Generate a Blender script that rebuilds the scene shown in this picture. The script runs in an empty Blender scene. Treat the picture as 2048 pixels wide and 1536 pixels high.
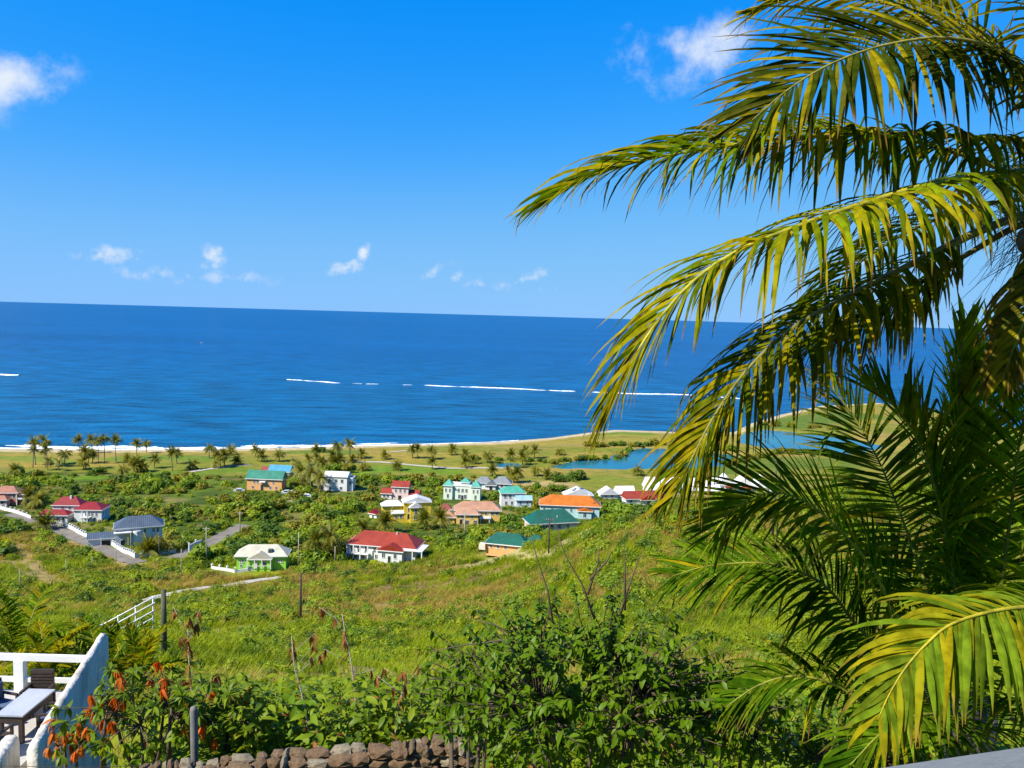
import bpy, bmesh, math, random
import numpy as np
from mathutils import Vector, Matrix
random.seed(7); rng = np.random.default_rng(11)
scene = bpy.context.scene
C = scene.collection
R = math.radians

# ------------------------------------------------------------------ camera
CAM = Vector((0, 0, 75.0)); F = 1600.0
PITCH = math.atan(139 / F); ROLL = R(1.62)
fwd = Vector((0, math.cos(PITCH), -math.sin(PITCH)))
up0 = Vector((0, math.sin(PITCH), math.cos(PITCH))); rt0 = Vector((1, 0, 0))
rt = rt0 * math.cos(ROLL) + up0 * math.sin(ROLL)
up = up0 * math.cos(ROLL) - rt0 * math.sin(ROLL)
cd = bpy.data.cameras.new('camera'); cam = bpy.data.objects.new('camera', cd); C.objects.link(cam)
M = Matrix.Identity(4)
for i, v in enumerate((rt, up, -fwd)):
    for k in range(3): M[k][i] = v[k]
M.translation = CAM
cam.matrix_world = M
cd.sensor_fit = 'HORIZONTAL'; cd.sensor_width = 36; cd.lens = 36 * F / 2048
cd.clip_start = 0.05; cd.clip_end = 200000
scene.camera = cam

# ------------------------------------------------------------------ sky and sun
SUN_EL, SUN_AZ = R(45), R(-122)          # azimuth of the sun measured from +Y towards +X
sun_dir = Vector((math.sin(SUN_AZ) * math.cos(SUN_EL), math.cos(SUN_AZ) * math.cos(SUN_EL), math.sin(SUN_EL)))
ld = bpy.data.lights.new('sun', 'SUN'); ld.energy = 5.0; ld.angle = R(0.53); ld.color = (1.0, 0.95, 0.86)
lo = bpy.data.objects.new('sun', ld); C.objects.link(lo)
lo.rotation_euler = (-sun_dir).to_track_quat('-Z', 'Y').to_euler(); lo.location = (0, 0, 200)
vs = scene.view_settings
vs.view_transform = 'Standard'; vs.look = 'None'; vs.gamma = 1; vs.use_curve_mapping = False; vs.exposure = 1.0
scene.cycles.use_denoising = True
scene.cycles.max_bounces = 6; scene.cycles.diffuse_bounces = 2; scene.cycles.glossy_bounces = 2
scene.cycles.transmission_bounces = 4; scene.cycles.transparent_max_bounces = 6
scene.cycles.caustics_reflective = False; scene.cycles.caustics_refractive = False

def ray(px, py):
    return (fwd * F + rt * (px - 1024) - up * (py - 768)).normalized()

world = bpy.data.worlds.new('World'); scene.world = world; world.use_nodes = True
nt = world.node_tree; nt.nodes.clear()
def N(t, typ, **kw):
    n = t.nodes.new(typ)
    for k, v in kw.items(): setattr(n, k, v)
    return n
def L(t, a, b): t.links.new(a, b)
wo = N(nt, 'ShaderNodeOutputWorld'); bg = N(nt, 'ShaderNodeBackground'); bg.inputs['Strength'].default_value = 0.05
sky = N(nt, 'ShaderNodeTexSky', sky_type='NISHITA', sun_disc=False, sun_elevation=SUN_EL, sun_rotation=SUN_AZ)
sky.altitude = 80; sky.air_density = 1.0; sky.dust_density = 0.0; sky.ozone_density = 1.0
# colour grading of the clear sky: a deeper, cleaner blue than the model gives
dn = N(nt, 'ShaderNodeMix', data_type='RGBA', blend_type='MULTIPLY'); dn.inputs[0].default_value = 1; L(nt, sky.outputs[0], dn.inputs[6]); dn.inputs[7].default_value = (.1, .1, .1, 1)
gc = N(nt, 'ShaderNodeRGBCurve'); L(nt, dn.outputs[2], gc.inputs['Color'])
def curve(ch, pts):
    cu = gc.mapping.curves[ch]
    cu.points[0].location = pts[0]; cu.points[1].location = pts[-1]
    for q in pts[1:-1]: cu.points.new(*q)
curve(0, [(0, 0), (.13, .001), (.17, .012), (.25, .055), (.36, .135), (.5, .195), (.7, .235), (1, .27)])
curve(1, [(0, .1), (.13, .20), (.23, .275), (.30, .325), (.39, .39), (.5, .46), (.65, .52), (1, .57)])
curve(2, [(0, .55), (.25, .82), (.40, .95), (.55, .99), (.7, .96), (1, .98)])
gc.mapping.update()
hs = N(nt, 'ShaderNodeMix', data_type='RGBA', blend_type='MULTIPLY'); hs.inputs[0].default_value = 1; L(nt, gc.outputs[0], hs.inputs[6]); hs.inputs[7].default_value = (10, 10, 10, 1)
tc = N(nt, 'ShaderNodeTexCoord')
# small trade-wind clouds: a direction on the sky, an angular size, ragged by noise
def mth(t, op, a, b=None, c=None, clamp=False):
    n = N(t, 'ShaderNodeMath', operation=op); n.use_clamp = clamp
    for i, v in enumerate((a, b, c)):
        if v is None: continue
        if hasattr(v, 'is_linked'): L(t, v, n.inputs[i])
        else: n.inputs[i].default_value = v
    return n.outputs[0]
clouds = [  # direction by pixel, half sizes in pixels, tilt of the long axis, strength
    (15, 150, 120, 60, 20, 1.0), (-110, 140, 130, 80, 0, .9), (1400, 110, 110, 75, 12, .85), (1270, 120, 95, 60, -55, .42),
    (215, 507, 62, 20, 0, .75), (420, 512, 36, 27, 30, .7), (692, 535, 40, 18, 15, 1.0), (728, 505, 24, 17, 70, .9), (862, 545, 44, 16, 20, .62), (910, 556, 28, 13, 25, .55),
    (1060, 556, 48, 15, 22, .62), (960, 570, 130, 12, 0, .32), (370, 552, 170, 16, 0, .30), (1720, 520, 60, 20, 10, .5), (-500, 470, 200, 50, 10, .8), (2900, 300, 260, 90, 5, .8)]
masks = []
for big in (True, False):
    acc = None
    for (px, py, hw, hh, tilt, amp) in clouds:
        if (hw * hh > 3500) != big: continue
        cdir = ray(px, py); zz = Vector((0, 0, 1)); r1 = cdir.cross(zz).normalized(); u1 = r1.cross(cdir).normalized()
        ct, st = math.cos(R(tilt)), math.sin(R(tilt)); rr = r1 * ct + u1 * st; uu = u1 * ct - r1 * st
        mp = N(nt, 'ShaderNodeMapping', vector_type='TEXTURE'); L(nt, tc.outputs['Generated'], mp.inputs[0])
        mp.inputs['Location'].default_value = cdir
        mp.inputs['Rotation'].default_value = Matrix((rr, uu, rr.cross(uu))).transposed().to_euler()
        mp.inputs['Scale'].default_value = (hw / F, hh / F, 1.0)
        ln = N(nt, 'ShaderNodeVectorMath', operation='LENGTH'); L(nt, mp.outputs[0], ln.inputs[0])
        f1 = mth(nt, 'MULTIPLY_ADD', ln.outputs['Value'], -amp, amp)
        acc = f1 if acc is None else mth(nt, 'MAXIMUM', acc, f1)
    no = N(nt, 'ShaderNodeTexNoise'); no.inputs['Scale'].default_value = 15.0 if big else 42.0; no.inputs['Detail'].default_value = 5; no.inputs['Roughness'].default_value = 0.62
    L(nt, tc.outputs['Generated'], no.inputs['Vector'])
    nz = mth(nt, 'MULTIPLY_ADD', no.outputs['Fac'], 2.6, -1.33)
    m1 = N(nt, 'ShaderNodeMapRange', interpolation_type='SMOOTHSTEP'); L(nt, mth(nt, 'ADD', acc, nz), m1.inputs[0]); m1.inputs[1].default_value = 0.0; m1.inputs[2].default_value = 1.1
    m2 = N(nt, 'ShaderNodeMapRange', interpolation_type='SMOOTHSTEP'); L(nt, acc, m2.inputs[0]); m2.inputs[1].default_value = -0.3; m2.inputs[2].default_value = 0.3
    masks.append(mth(nt, 'MULTIPLY', m1.outputs[0], m2.outputs[0]))
prev = mth(nt, 'MAXIMUM', *masks)
mx = N(nt, 'ShaderNodeMix', data_type='RGBA'); L(nt, prev, mx.inputs[0]); L(nt, hs.outputs[2], mx.inputs[6]); mx.inputs[7].default_value = (7.8, 8.6, 9.8, 1)
L(nt, mx.outputs[2], bg.inputs[0]); L(nt, bg.outputs[0], wo.inputs[0])

# ------------------------------------------------------------------ helpers: noise, terrain, pixels
def vnoise(x, y, seed):
    r = np.random.default_rng(seed).random((64, 64))
    xi = np.floor(x).astype(int); yi = np.floor(y).astype(int); fx = x - xi; fy = y - yi
    fx = fx * fx * (3 - 2 * fx); fy = fy * fy * (3 - 2 * fy)
    g = lambda a, b: r[a % 64, b % 64]
    return (g(xi, yi) * (1 - fx) + g(xi + 1, yi) * fx) * (1 - fy) + (g(xi, yi + 1) * (1 - fx) + g(xi + 1, yi + 1) * fx) * fy
def fbm(x, y, seed, o=4):
    s = 0; a = .5; t = 0
    for i in range(o):
        s = s + a * vnoise(x * 2 ** i + 17 * i, y * 2 ** i + 5 * i, seed + i); t += a; a *= .55
    return s / t
def sst(a, b, v):
    t = np.clip((np.asarray(v, float) - a) / (b - a), 0, 1); return t * t * (3 - 2 * t)

YT = np.array([-60, 0, 8, 10.5, 12, 20, 30, 45, 60, 80, 96, 120, 150, 175, 200, 220, 245, 270, 300, 340, 900.])
ZT = np.array([73, 67.9, 67.4, 67.3, 68.2, 64.6, 59.7, 53.0, 46.5, 38.4, 32.3, 24.4, 16.8, 12.2, 9.3, 7.8, 6.4, 5.4, 4.3, 2.9, 2.9])
yd = np.arange(-60, 900, .5); zd = np.interp(yd, YT, ZT)
ker = np.hanning(7); ker /= ker.sum(); zd = np.convolve(np.pad(zd, 3, 'edge'), ker, 'valid')
hor = lambda px: 633 + (px - 1024) * math.tan(ROLL)
EPX = np.array([-900, 700, 850, 1000, 1100, 1160, 1200, 1300, 1400, 1500, 1700, 2048, 2600.])
EE = np.array([0, 0, .004, .016, .045, .080, .104, .135, .146, .156, .17, .19, .2])
EY = np.array([225, 225, 225, 222, 200, 182, 172, 162, 160, 160, 160, 160, 160.])
EA = (EPX - 1024) / F
def gz(pt):                                  # ray with the flat sea
    d = ray(*pt); t = -75.0 / d.z; return (d.x * t, d.y * t)
coast_px = [(-300, 893), (0, 897), (150, 899), (300, 899), (450, 898), (600, 895), (800, 889), (1000, 884), (1100, 876), (1175, 866), (1230, 860),
            (1330, 863), (1400, 868), (1470, 864), (1500, 848), (1560, 830), (1640, 812), (1760, 806)]
cxy = [gz(p) for p in coast_px]
CX = np.array([-900] + [c[0] for c in cxy] + [370, 800]); CY = np.array([cxy[0][1] - 30] + [c[1] for c in cxy] + [610, 540])
o_ = np.argsort(CX); CX = CX[o_]; CY = CY[o_]
pond_polys_px = [[(1100, 934), (1150, 922), (1215, 918), (1245, 901), (1290, 896), (1345, 899), (1400, 903), (1480, 912), (1445, 934), (1340, 938), (1220, 940), (1120, 938)],
                 [(1478, 886), (1500, 868), (1540, 860), (1600, 866), (1700, 878), (1775, 893), (1710, 910), (1620, 908), (1540, 898)],
                 [(985, 930), (1010, 926), (1044, 928), (1040, 934), (1000, 935)]]
PZ = 2.35
def plane_pt(px, py, z):
    d = ray(px, py); t = (z - 75.0) / d.z; return Vector((d.x * t, d.y * t, z))
ponds = [[plane_pt(p[0], p[1], PZ) for p in poly] for poly in pond_polys_px]
def inpoly(x, y, poly):
    x = np.asarray(x, float); y = np.asarray(y, float); ins = np.zeros(x.shape, bool); n = len(poly)
    for i in range(n):
        x0, y0 = poly[i][0], poly[i][1]; x1, y1 = poly[(i + 1) % n][0], poly[(i + 1) % n][1]
        c = ((y0 > y) != (y1 > y)); xx = (x1 - x0) * (y - y0) / (y1 - y0 + 1e-12) + x0
        ins ^= c & (x < xx)
    return ins
def pldist(x, y, pts):
    x = np.asarray(x, float); y = np.asarray(y, float); d = np.full(x.shape, 1e9)
    for a, b in zip(pts[:-1], pts[1:]):
        ax, ay, bx, by = a[0], a[1], b[0], b[1]; dx, dy = bx - ax, by - ay
        t = np.clip(((x - ax) * dx + (y - ay) * dy) / (dx * dx + dy * dy + 1e-9), 0, 1)
        d = np.minimum(d, np.hypot(x - ax - t * dx, y - ay - t * dy))
    return d
def hz(x, y):
    x = np.asarray(x, float); y = np.asarray(y, float)
    z = np.interp(y, yd, zd)
    a = np.clip(x / np.maximum(y, 8.0), -0.9, 0.9)
    E = np.interp(a, EA, EE); ye = np.interp(a, EA, EY)
    k = sst(25, 150, y)
    h = E * np.minimum(y, ye) * k * (1 - sst(ye - 8, ye + 55, y))
    z = z + h
    z = z + 3.0 * np.exp(-((x + 27) / 13) ** 2 - ((y - 60) / 15) ** 2)
    z = z - 3.0 * (1 - sst(-8.2, -5.0, x)) * sst(-60, -40, x) * sst(-4, 3, y) * (1 - sst(23.5, 27, y))
    hill = sst(13, 40, y) * (1 - sst(190, 330, y))
    z = z + hill * (1.5 * (fbm(x / 17, y / 17, 3) - .5) + .5 * (fbm(x / 4, y / 4, 9, 2) - .5))
    cy = np.interp(x, CX, CY)
    z = np.where(y > 330, np.minimum(z, 0.02 + (cy - y) * 0.055), z)
    z = np.maximum(z, -6)
    for p in ponds:
        z = np.where(inpoly(x, y, p), np.minimum(z, PZ - 0.8), z)
    return z
def zt(x, y): return float(hz(np.array([x]), np.array([y]))[0])
_ts = np.concatenate([np.arange(4, 40, .25), np.arange(40, 120, .5), np.arange(120, 1000, 1.0)])
def at(px, py):
    """point of the ground seen at a pixel"""
    d = ray(px, py); x = d.x * _ts; y = d.y * _ts; z = 75 + d.z * _ts
    g = hz(x, y); i = np.argmax(z < g)
    if z[i] >= g[i]: i = len(_ts) - 1
    lo_, hi_ = _ts[max(i - 1, 0)], _ts[i]
    for _ in range(12):
        m = .5 * (lo_ + hi_)
        if 75 + d.z * m < zt(d.x * m, d.y * m): hi_ = m
        else: lo_ = m
    m = .5 * (lo_ + hi_); return Vector((d.x * m, d.y * m, 75 + d.z * m))
def atd(px, py, depth):
    d = ray(px, py); return CAM + d * (depth / d.dot(fwd))

# ------------------------------------------------------------------ helpers: objects and materials
def tag(o, label=None, cat=None, group=None, kind=None):
    if label: o['label'] = label
    if cat: o['category'] = cat
    if group: o['group'] = group
    if kind: o['kind'] = kind
    return o
def mesh(name, v, f, mats, col=None, smooth=False, mi=None):
    me = bpy.data.meshes.new(name); me.from_pydata([tuple(p) for p in v], [], [tuple(q) for q in f]); 
    for m in (mats if isinstance(mats, (list, tuple)) else [mats]): me.materials.append(m)
    if col is not None:
        a = me.color_attributes.new('Col', 'FLOAT_COLOR', 'POINT')
        c = np.ones((len(v), 4), np.float32); c[:, :3] = np.asarray(col, np.float32); a.data.foreach_set('color', c.ravel())
    if mi is not None: me.polygons.foreach_set('material_index', np.asarray(mi, np.int32))
    if smooth: me.polygons.foreach_set('use_smooth', np.ones(len(me.polygons), bool))
    me.update(); return me
def obj(name, me, parent=None, loc=None, rot=None, scale=None):
    o = bpy.data.objects.new(name, me); C.objects.link(o)
    if parent is not None: o.parent = parent
    if loc is not None: o.location = loc
    if rot is not None: o.rotation_euler = rot
    if scale is not None: o.scale = (scale,) * 3 if isinstance(scale, (int, float)) else scale
    return o
def empty(name, loc=(0, 0, 0), rz=0):
    o = obj(name, None, None, loc, (0, 0, rz)); o.empty_display_size = .2; return o
def copy_tree(o, parent=None):
    c = o.copy(); C.objects.link(c); c.parent = parent
    for ch in o.children: copy_tree(ch, c)
    return c
class MB:
    def __init__(s): s.v = []; s.f = []; s.c = []; s.m = []
    def box(s, x0, x1, y0, y1, z0, z1, m=0):
        n = len(s.v); s.v += [(x0, y0, z0), (x1, y0, z0), (x1, y1, z0), (x0, y1, z0), (x0, y0, z1), (x1, y0, z1), (x1, y1, z1), (x0, y1, z1)]
        for q in ((0, 3, 2, 1), (4, 5, 6, 7), (0, 1, 5, 4), (1, 2, 6, 5), (2, 3, 7, 6), (3, 0, 4, 7)): s.f.append([n + i for i in q]); s.m.append(m)
        return s
    def tube(s, pts, rad, n=6, m=0, cap=True):
        pts = [Vector(p) for p in pts]; rad = rad if isinstance(rad, (list, tuple)) else [rad] * len(pts); b = len(s.v); ref = None
        for i, p in enumerate(pts):
            t = (pts[min(i + 1, len(pts) - 1)] - pts[max(i - 1, 0)]).normalized()
            if ref is None: ref = t.orthogonal().normalized()
            ref = (ref - t * ref.dot(t)).normalized(); q = t.cross(ref)
            for k in range(n):
                a = 2 * math.pi * k / n; s.v.append(tuple(p + (ref * math.cos(a) + q * math.sin(a)) * rad[i]))
        for i in range(len(pts) - 1):
            for k in range(n):
                s.f.append([b + i * n + k, b + i * n + (k + 1) % n, b + (i + 1) * n + (k + 1) % n, b + (i + 1) * n + k]); s.m.append(m)
        if cap:
            s.f.append([b + k for k in range(n)][::-1]); s.m.append(m)
            e = b + (len(pts) - 1) * n; s.f.append([e + k for k in range(n)]); s.m.append(m)
        return s
    def poly(s, pts, m=0):
        n = len(s.v); s.v += [tuple(p) for p in pts]; s.f.append(list(range(n, n + len(pts)))); s.m.append(m); return s
    def me(s, name, mats, smooth=False): return mesh(name, s.v, s.f, mats, mi=s.m, smooth=smooth)
    def build(s, name, mats, parent=None, loc=None, rot=None, smooth=False): return obj(name, s.me(name, mats, smooth), parent, loc, rot)

def mat_new(name):
    m = bpy.data.materials.new(name); m.use_nodes = True; t = m.node_tree; t.nodes.clear()
    out = N(t, 'ShaderNodeOutputMaterial'); p = N(t, 'ShaderNodeBsdfPrincipled'); L(t, p.outputs[0], out.inputs[0]); return m, t, p, out
def noise_mix(t, c1, c2, scale, detail=4, lo_=.35, hi_=.65, coord='Object', vec=None, rough=.55):
    tcn = N(t, 'ShaderNodeTexCoord'); n = N(t, 'ShaderNodeTexNoise'); n.inputs['Scale'].default_value = scale; n.inputs['Detail'].default_value = detail; n.inputs['Roughness'].default_value = rough
    src = tcn.outputs[coord]
    if vec:
        mp = N(t, 'ShaderNodeMapping'); mp.inputs['Scale'].default_value = vec; L(t, src, mp.inputs[0]); src = mp.outputs[0]
    L(t, src, n.inputs['Vector'])
    r = N(t, 'ShaderNodeMapRange'); L(t, n.outputs['Fac'], r.inputs[0]); r.inputs[1].default_value = lo_; r.inputs[2].default_value = hi_
    x = N(t, 'ShaderNodeMix', data_type='RGBA'); L(t, r.outputs[0], x.inputs[0])
    for i, c in ((6, c1), (7, c2)):
        if hasattr(c, 'is_linked'): L(t, c, x.inputs[i])
        else: x.inputs[i].default_value = (*c, 1)
    return x.outputs[2], n.outputs['Fac']
def bump(t, p, fac, strength, dist):
    b = N(t, 'ShaderNodeBump'); b.inputs['Strength'].default_value = strength; b.inputs['Distance'].default_value = dist
    L(t, fac, b.inputs['Height']); L(t, b.outputs[0], p.inputs['Normal'])
KA = .78      # base colours were picked for a brighter exposure
def surf(name, c1, c2=None, scale=1.5, rough=.7, bs=.3, bd=.02, spec=.35, metallic=0):
    m, t, p, out = mat_new(name); c2 = c2 or tuple(v * .82 for v in c1); c1 = tuple(v * KA for v in c1); c2 = tuple(v * KA for v in c2)
    col, fac = noise_mix(t, c1, c2, scale, 5, .35, .7); L(t, col, p.inputs['Base Color']); p.inputs['Roughness'].default_value = rough
    p.inputs['Specular IOR Level'].default_value = spec; p.inputs['Metallic'].default_value = metallic
    n = N(t, 'ShaderNodeTexNoise'); n.inputs['Scale'].default_value = scale * 9; n.inputs['Detail'].default_value = 4
    tcn = N(t, 'ShaderNodeTexCoord'); L(t, tcn.outputs['Object'], n.inputs['Vector']); bump(t, p, n.outputs['Fac'], bs, bd); return m
def leaf(name, c1=None, c2=None, trans=.35, rough=.45, spec=.4, tboost=1.5, use_col=False, nscale=1.2):
    m, t, p, out = mat_new(name)
    if use_col:
        at_ = N(t, 'ShaderNodeAttribute'); at_.attribute_name = 'Col'
        dk = N(t, 'ShaderNodeMix', data_type='RGBA', blend_type='MULTIPLY'); dk.inputs[0].default_value = 1; L(t, at_.outputs['Color'], dk.inputs[6]); dk.inputs[7].default_value = (.52, .56, .5, 1)
        base = at_.outputs['Color']; col, fac = noise_mix(t, base, dk.outputs[2], 9, 3, .4, .65)
    else:
        oi = N(t, 'ShaderNodeObjectInfo'); x = N(t, 'ShaderNodeMix', data_type='RGBA'); L(t, oi.outputs['Random'], x.inputs[0])
        c1 = tuple(v * KA for v in c1); c2 = tuple(v * KA for v in c2); x.inputs[6].default_value = (*c1, 1); x.inputs[7].default_value = (*c2, 1)
        mid = tuple((a + b) * .5 for a, b in zip(c1, c2)); col, fac = noise_mix(t, x.outputs[2], c2, nscale, 3, .35, .9)
    L(t, col, p.inputs['Base Color']); p.inputs['Roughness'].default_value = rough; p.inputs['Specular IOR Level'].default_value = spec
    tr = N(t, 'ShaderNodeBsdfTranslucent'); g = N(t, 'ShaderNodeMix', data_type='RGBA', blend_type='MULTIPLY'); g.inputs[0].default_value = 1
    L(t, col, g.inputs[6]); g.inputs[7].default_value = (tboost * 1.1, tboost, tboost * .35, 1); g.clamp_result = True; L(t, g.outputs[2], tr.inputs[0])
    ms = N(t, 'ShaderNodeMixShader'); ms.inputs[0].default_value = trans; L(t, p.outputs[0], ms.inputs[1]); L(t, tr.outputs[0], ms.inputs[2]); L(t, ms.outputs[0], out.inputs[0])
    return m
M_ = {}
M_['white'] = surf('white_render', (.80, .80, .78), (.70, .70, .67), .35)
M_['cream'] = surf('cream_render', (.78, .72, .60), (.68, .62, .50), .35)
M_['paleblue'] = surf('pale_blue_render', (.62, .72, .78), (.55, .66, .73), .35)
M_['pink'] = surf('pink_render', (.76, .43, .33), (.66, .36, .27), .35)
M_['terra'] = surf('terracotta_render', (.62, .22, .15), (.52, .17, .12), .35)
M_['palepink'] = surf('pale_pink_render', (.80, .60, .55), (.74, .52, .47), .35)
M_['peach'] = surf('peach_render', (.82, .42, .16), (.75, .36, .12), .35)
M_['yellow'] = surf('yellow_render', (.84, .62, .06), (.78, .54, .04), .35)
M_['ochre'] = surf('ochre_render', (.80, .54, .14), (.74, .47, .10), .35)
M_['lime'] = surf('lime_render', (.36, .74, .07), (.30, .66, .05), .35)
M_['palegreen'] = surf('pale_green_render', (.72, .80, .66), (.66, .75, .60), .35)
M_['aqua'] = surf('aqua_render', (.45, .66, .66), (.40, .60, .60), .35)
def roofm(name, c, c2=None, ax=0, sc=2.2, rough=.5):
    m, t, p, out = mat_new(name); c2 = c2 or tuple(v * .62 for v in c); c = tuple(v * KA for v in c); c2 = tuple(v * KA for v in c2)
    col, fac = noise_mix(t, c, c2, .5, 5, .3, .75); L(t, col, p.inputs['Base Color']); p.inputs['Roughness'].default_value = rough; p.inputs['Specular IOR Level'].default_value = .3
    w = N(t, 'ShaderNodeTexWave', wave_type='BANDS', bands_direction='X' if ax == 0 else 'Y', wave_profile='SIN'); w.inputs['Scale'].default_value = sc; w.inputs['Distortion'].default_value = .2
    tcn = N(t, 'ShaderNodeTexCoord'); L(t, tcn.outputs['Object'], w.inputs['Vector']); bump(t, p, w.outputs['Fac'], .5, .05); return m
M_['r_red'] = roofm('red_roof', (.34, .042, .018)); M_['r_crimson'] = roofm('crimson_roof', (.30, .018, .020)); M_['r_salmon'] = roofm('salmon_roof', (.52, .27, .16))
M_['r_coral'] = roofm('coral_roof', (.45, .19, .12)); M_['r_slate'] = roofm('slate_roof', (.085, .12, .165), sc=.6); M_['r_teal'] = roofm('teal_roof', (.035, .24, .15))
M_['r_sky'] = roofm('sky_blue_roof', (.08, .34, .50)); M_['r_white'] = roofm('white_roof', (.80, .80, .80), (.68, .68, .68)); M_['r_beige'] = roofm('beige_roof', (.62, .58, .44))
M_['r_turq'] = roofm('turquoise_roof', (.08, .42, .30)); M_['r_orange'] = roofm('orange_roof', (.62, .17, .010)); M_['r_green'] = roofm('green_roof', (.006, .115, .075))
M_['r_grey'] = roofm('grey_roof', (.24, .26, .27)); M_['r_paleblue'] = roofm('pale_blue_roof', (.35, .58, .66)); M_['r_brown'] = roofm('russet_roof', (.30, .07, .04))
M_['trim'] = surf('white_trim', (.82, .82, .80), (.76, .76, .73), .5)
def glassm():
    m, t, p, out = mat_new('window_glass'); p.inputs['Base Color'].default_value = (.025, .04, .055, 1); p.inputs['Roughness'].default_value = .12; p.inputs['Specular IOR Level'].default_value = .6; return m
M_['glass'] = glassm()
M_['dark'] = surf('dark_opening', (.03, .03, .035), (.02, .02, .02), 2)
M_['wood'] = surf('weathered_pole_wood', (.085, .06, .045), (.05, .036, .028), 3, .85)
M_['palewood'] = surf('pale_pole_wood', (.42, .37, .28), (.32, .28, .2), 3, .85)
M_['greenwood'] = surf('mossy_pole_wood', (.11, .115, .06), (.06, .065, .035), 2, .85)
M_['trunk'] = surf('palm_trunk_bark', (.25, .20, .14), (.15, .12, .085), 3, .9, .8, .03)
M_['bark'] = surf('twig_bark', (.12, .085, .05), (.07, .05, .03), 6, .85)
M_['paintwhite'] = surf('white_gloss_paint', (.82, .82, .80), (.74, .74, .70), 2, .4)
M_['concrete'] = surf('pale_concrete', (.50, .46, .38), (.40, .36, .29), .6, .9)
M_['asphalt'] = surf('worn_asphalt', (.24, .205, .16), (.15, .13, .10), .4, .9)
M_['wicker'] = surf('brown_wicker', (.060, .040, .030), (.035, .024, .018), 14, .6, .8, .01)
M_['greytop'] = surf('grey_tabletop', (.46, .48, .52), (.38, .40, .44), 2, .3)
M_['cushion'] = surf('blue_grey_cushion', (.09, .13, .20), (.07, .10, .16), 3, .9)
M_['carwhite'] = surf('car_paint_silver', (.60, .62, .65), (.55, .57, .6), 1, .25); M_['carblack'] = surf('tyre_rubber', (.02, .02, .02), None, 4, .8)
M_['carblue'] = surf('blue_plastic', (.02, .05, .16), (.015, .04, .12), 2, .5)

# ------------------------------------------------------------------ roads and tracks (by ground points)
def gpts(pp): return [at(*p) for p in pp]
ROADS = [('asphalt_road', 'worn grey asphalt road bending past the white garden walls', gpts([(20, 1028), (80, 1046), (130, 1066), (190, 1090), (240, 1112), (275, 1127)]), 4.6, 'asphalt'),
         ('asphalt_road', 'short grey road stretch leading into the scrub', gpts([(350, 1117), (410, 1092), (440, 1075), (470, 1060), (488, 1050)]), 5.0, 'asphalt'),
         ('concrete_track', 'pale concrete track climbing across the grassy hillside', gpts([(290, 1203), (345, 1187), (420, 1174), (500, 1163), (560, 1155)]), 2.6, 'concrete'),
         ('golf_cart_path', 'pale golf cart path winding over the fairway', gpts([(690, 925), (760, 924), (830, 931), (900, 937), (960, 936), (1040, 937)]), 2.6, 'concrete'),
         ('golf_cart_path', 'pale path past the palm clump', gpts([(380, 944), (420, 938), (470, 932), (500, 929)]), 2.6, 'concrete'),
         ('golf_cart_path', 'short pale path near the beach', gpts([(768, 905), (800, 903), (830, 900)]), 2.6, 'concrete')]
dirt = [(gpts([(130, 1170), (90, 1150), (60, 1120), (30, 1090), (0, 1085)]), 2.2, (.36, .24, .11)),
        (gpts([(330, 1275), (430, 1262), (560, 1253), (700, 1228), (800, 1205)]), 1.6, (.34, .25, .13)),
        (gpts([(800, 1178), (870, 1168), (930, 1158), (985, 1148)]), 5.5, (.25, .145, .075)),
        (gpts([(700, 1170), (780, 1160), (900, 1140), (1000, 1120)]), 2.2, (.28, .17, .085)),
        (gpts([(560, 1375), (700, 1345), (830, 1322), (950, 1302), (1010, 1290)]), 1.2, (.36, .26, .13)),
        (gpts([(-40, 1120), (20, 1128), (60, 1142), (110, 1168)]), 2.6, (.30, .23, .09)),
        (gpts([(150, 1085), (200, 1105), (260, 1130)]), 2.0, (.36, .25, .12)),
        (gpts([(1050, 968), (1100, 968), (1130, 970)]), 5, (.40, .30, .14)), (gpts([(590, 1000), (600, 985), (620, 965)]), 2.5, (.36, .3, .2)),
        (gpts([(950, 1130), (1010, 1108), (1080, 1112), (1150, 1078), (1180, 1068)]), 2.2, (.40, .33, .17))]
green = [(gpts([(60, 958), (130, 955), (200, 955)]), 5, (.20, .36, .02)), (gpts([(250, 917), (330, 915), (420, 918)]), 10, (.19, .33, .03)), (gpts([(690, 942), (800, 938), (900, 942)]), 9, (.20, .36, .03)),
         (gpts([(300, 950), (400, 945), (470, 940)]), 8, (.19, .32, .03)), (gpts([(1190, 868), (1240, 864), (1280, 868)]), 12, (.20, .34, .03)), (gpts([(0, 915), (60, 918), (150, 925)]), 6, (.26, .36, .04)),
         (gpts([(590, 905), (640, 902), (700, 905)]), 8, (.17, .30, .03)), (gpts([(1560, 850), (1620, 838), (1700, 830)]), 26, (.14, .25, .03)), (gpts([(1380, 940), (1500, 925), (1650, 925)]), 18, (.16, .25, .03))]

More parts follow.
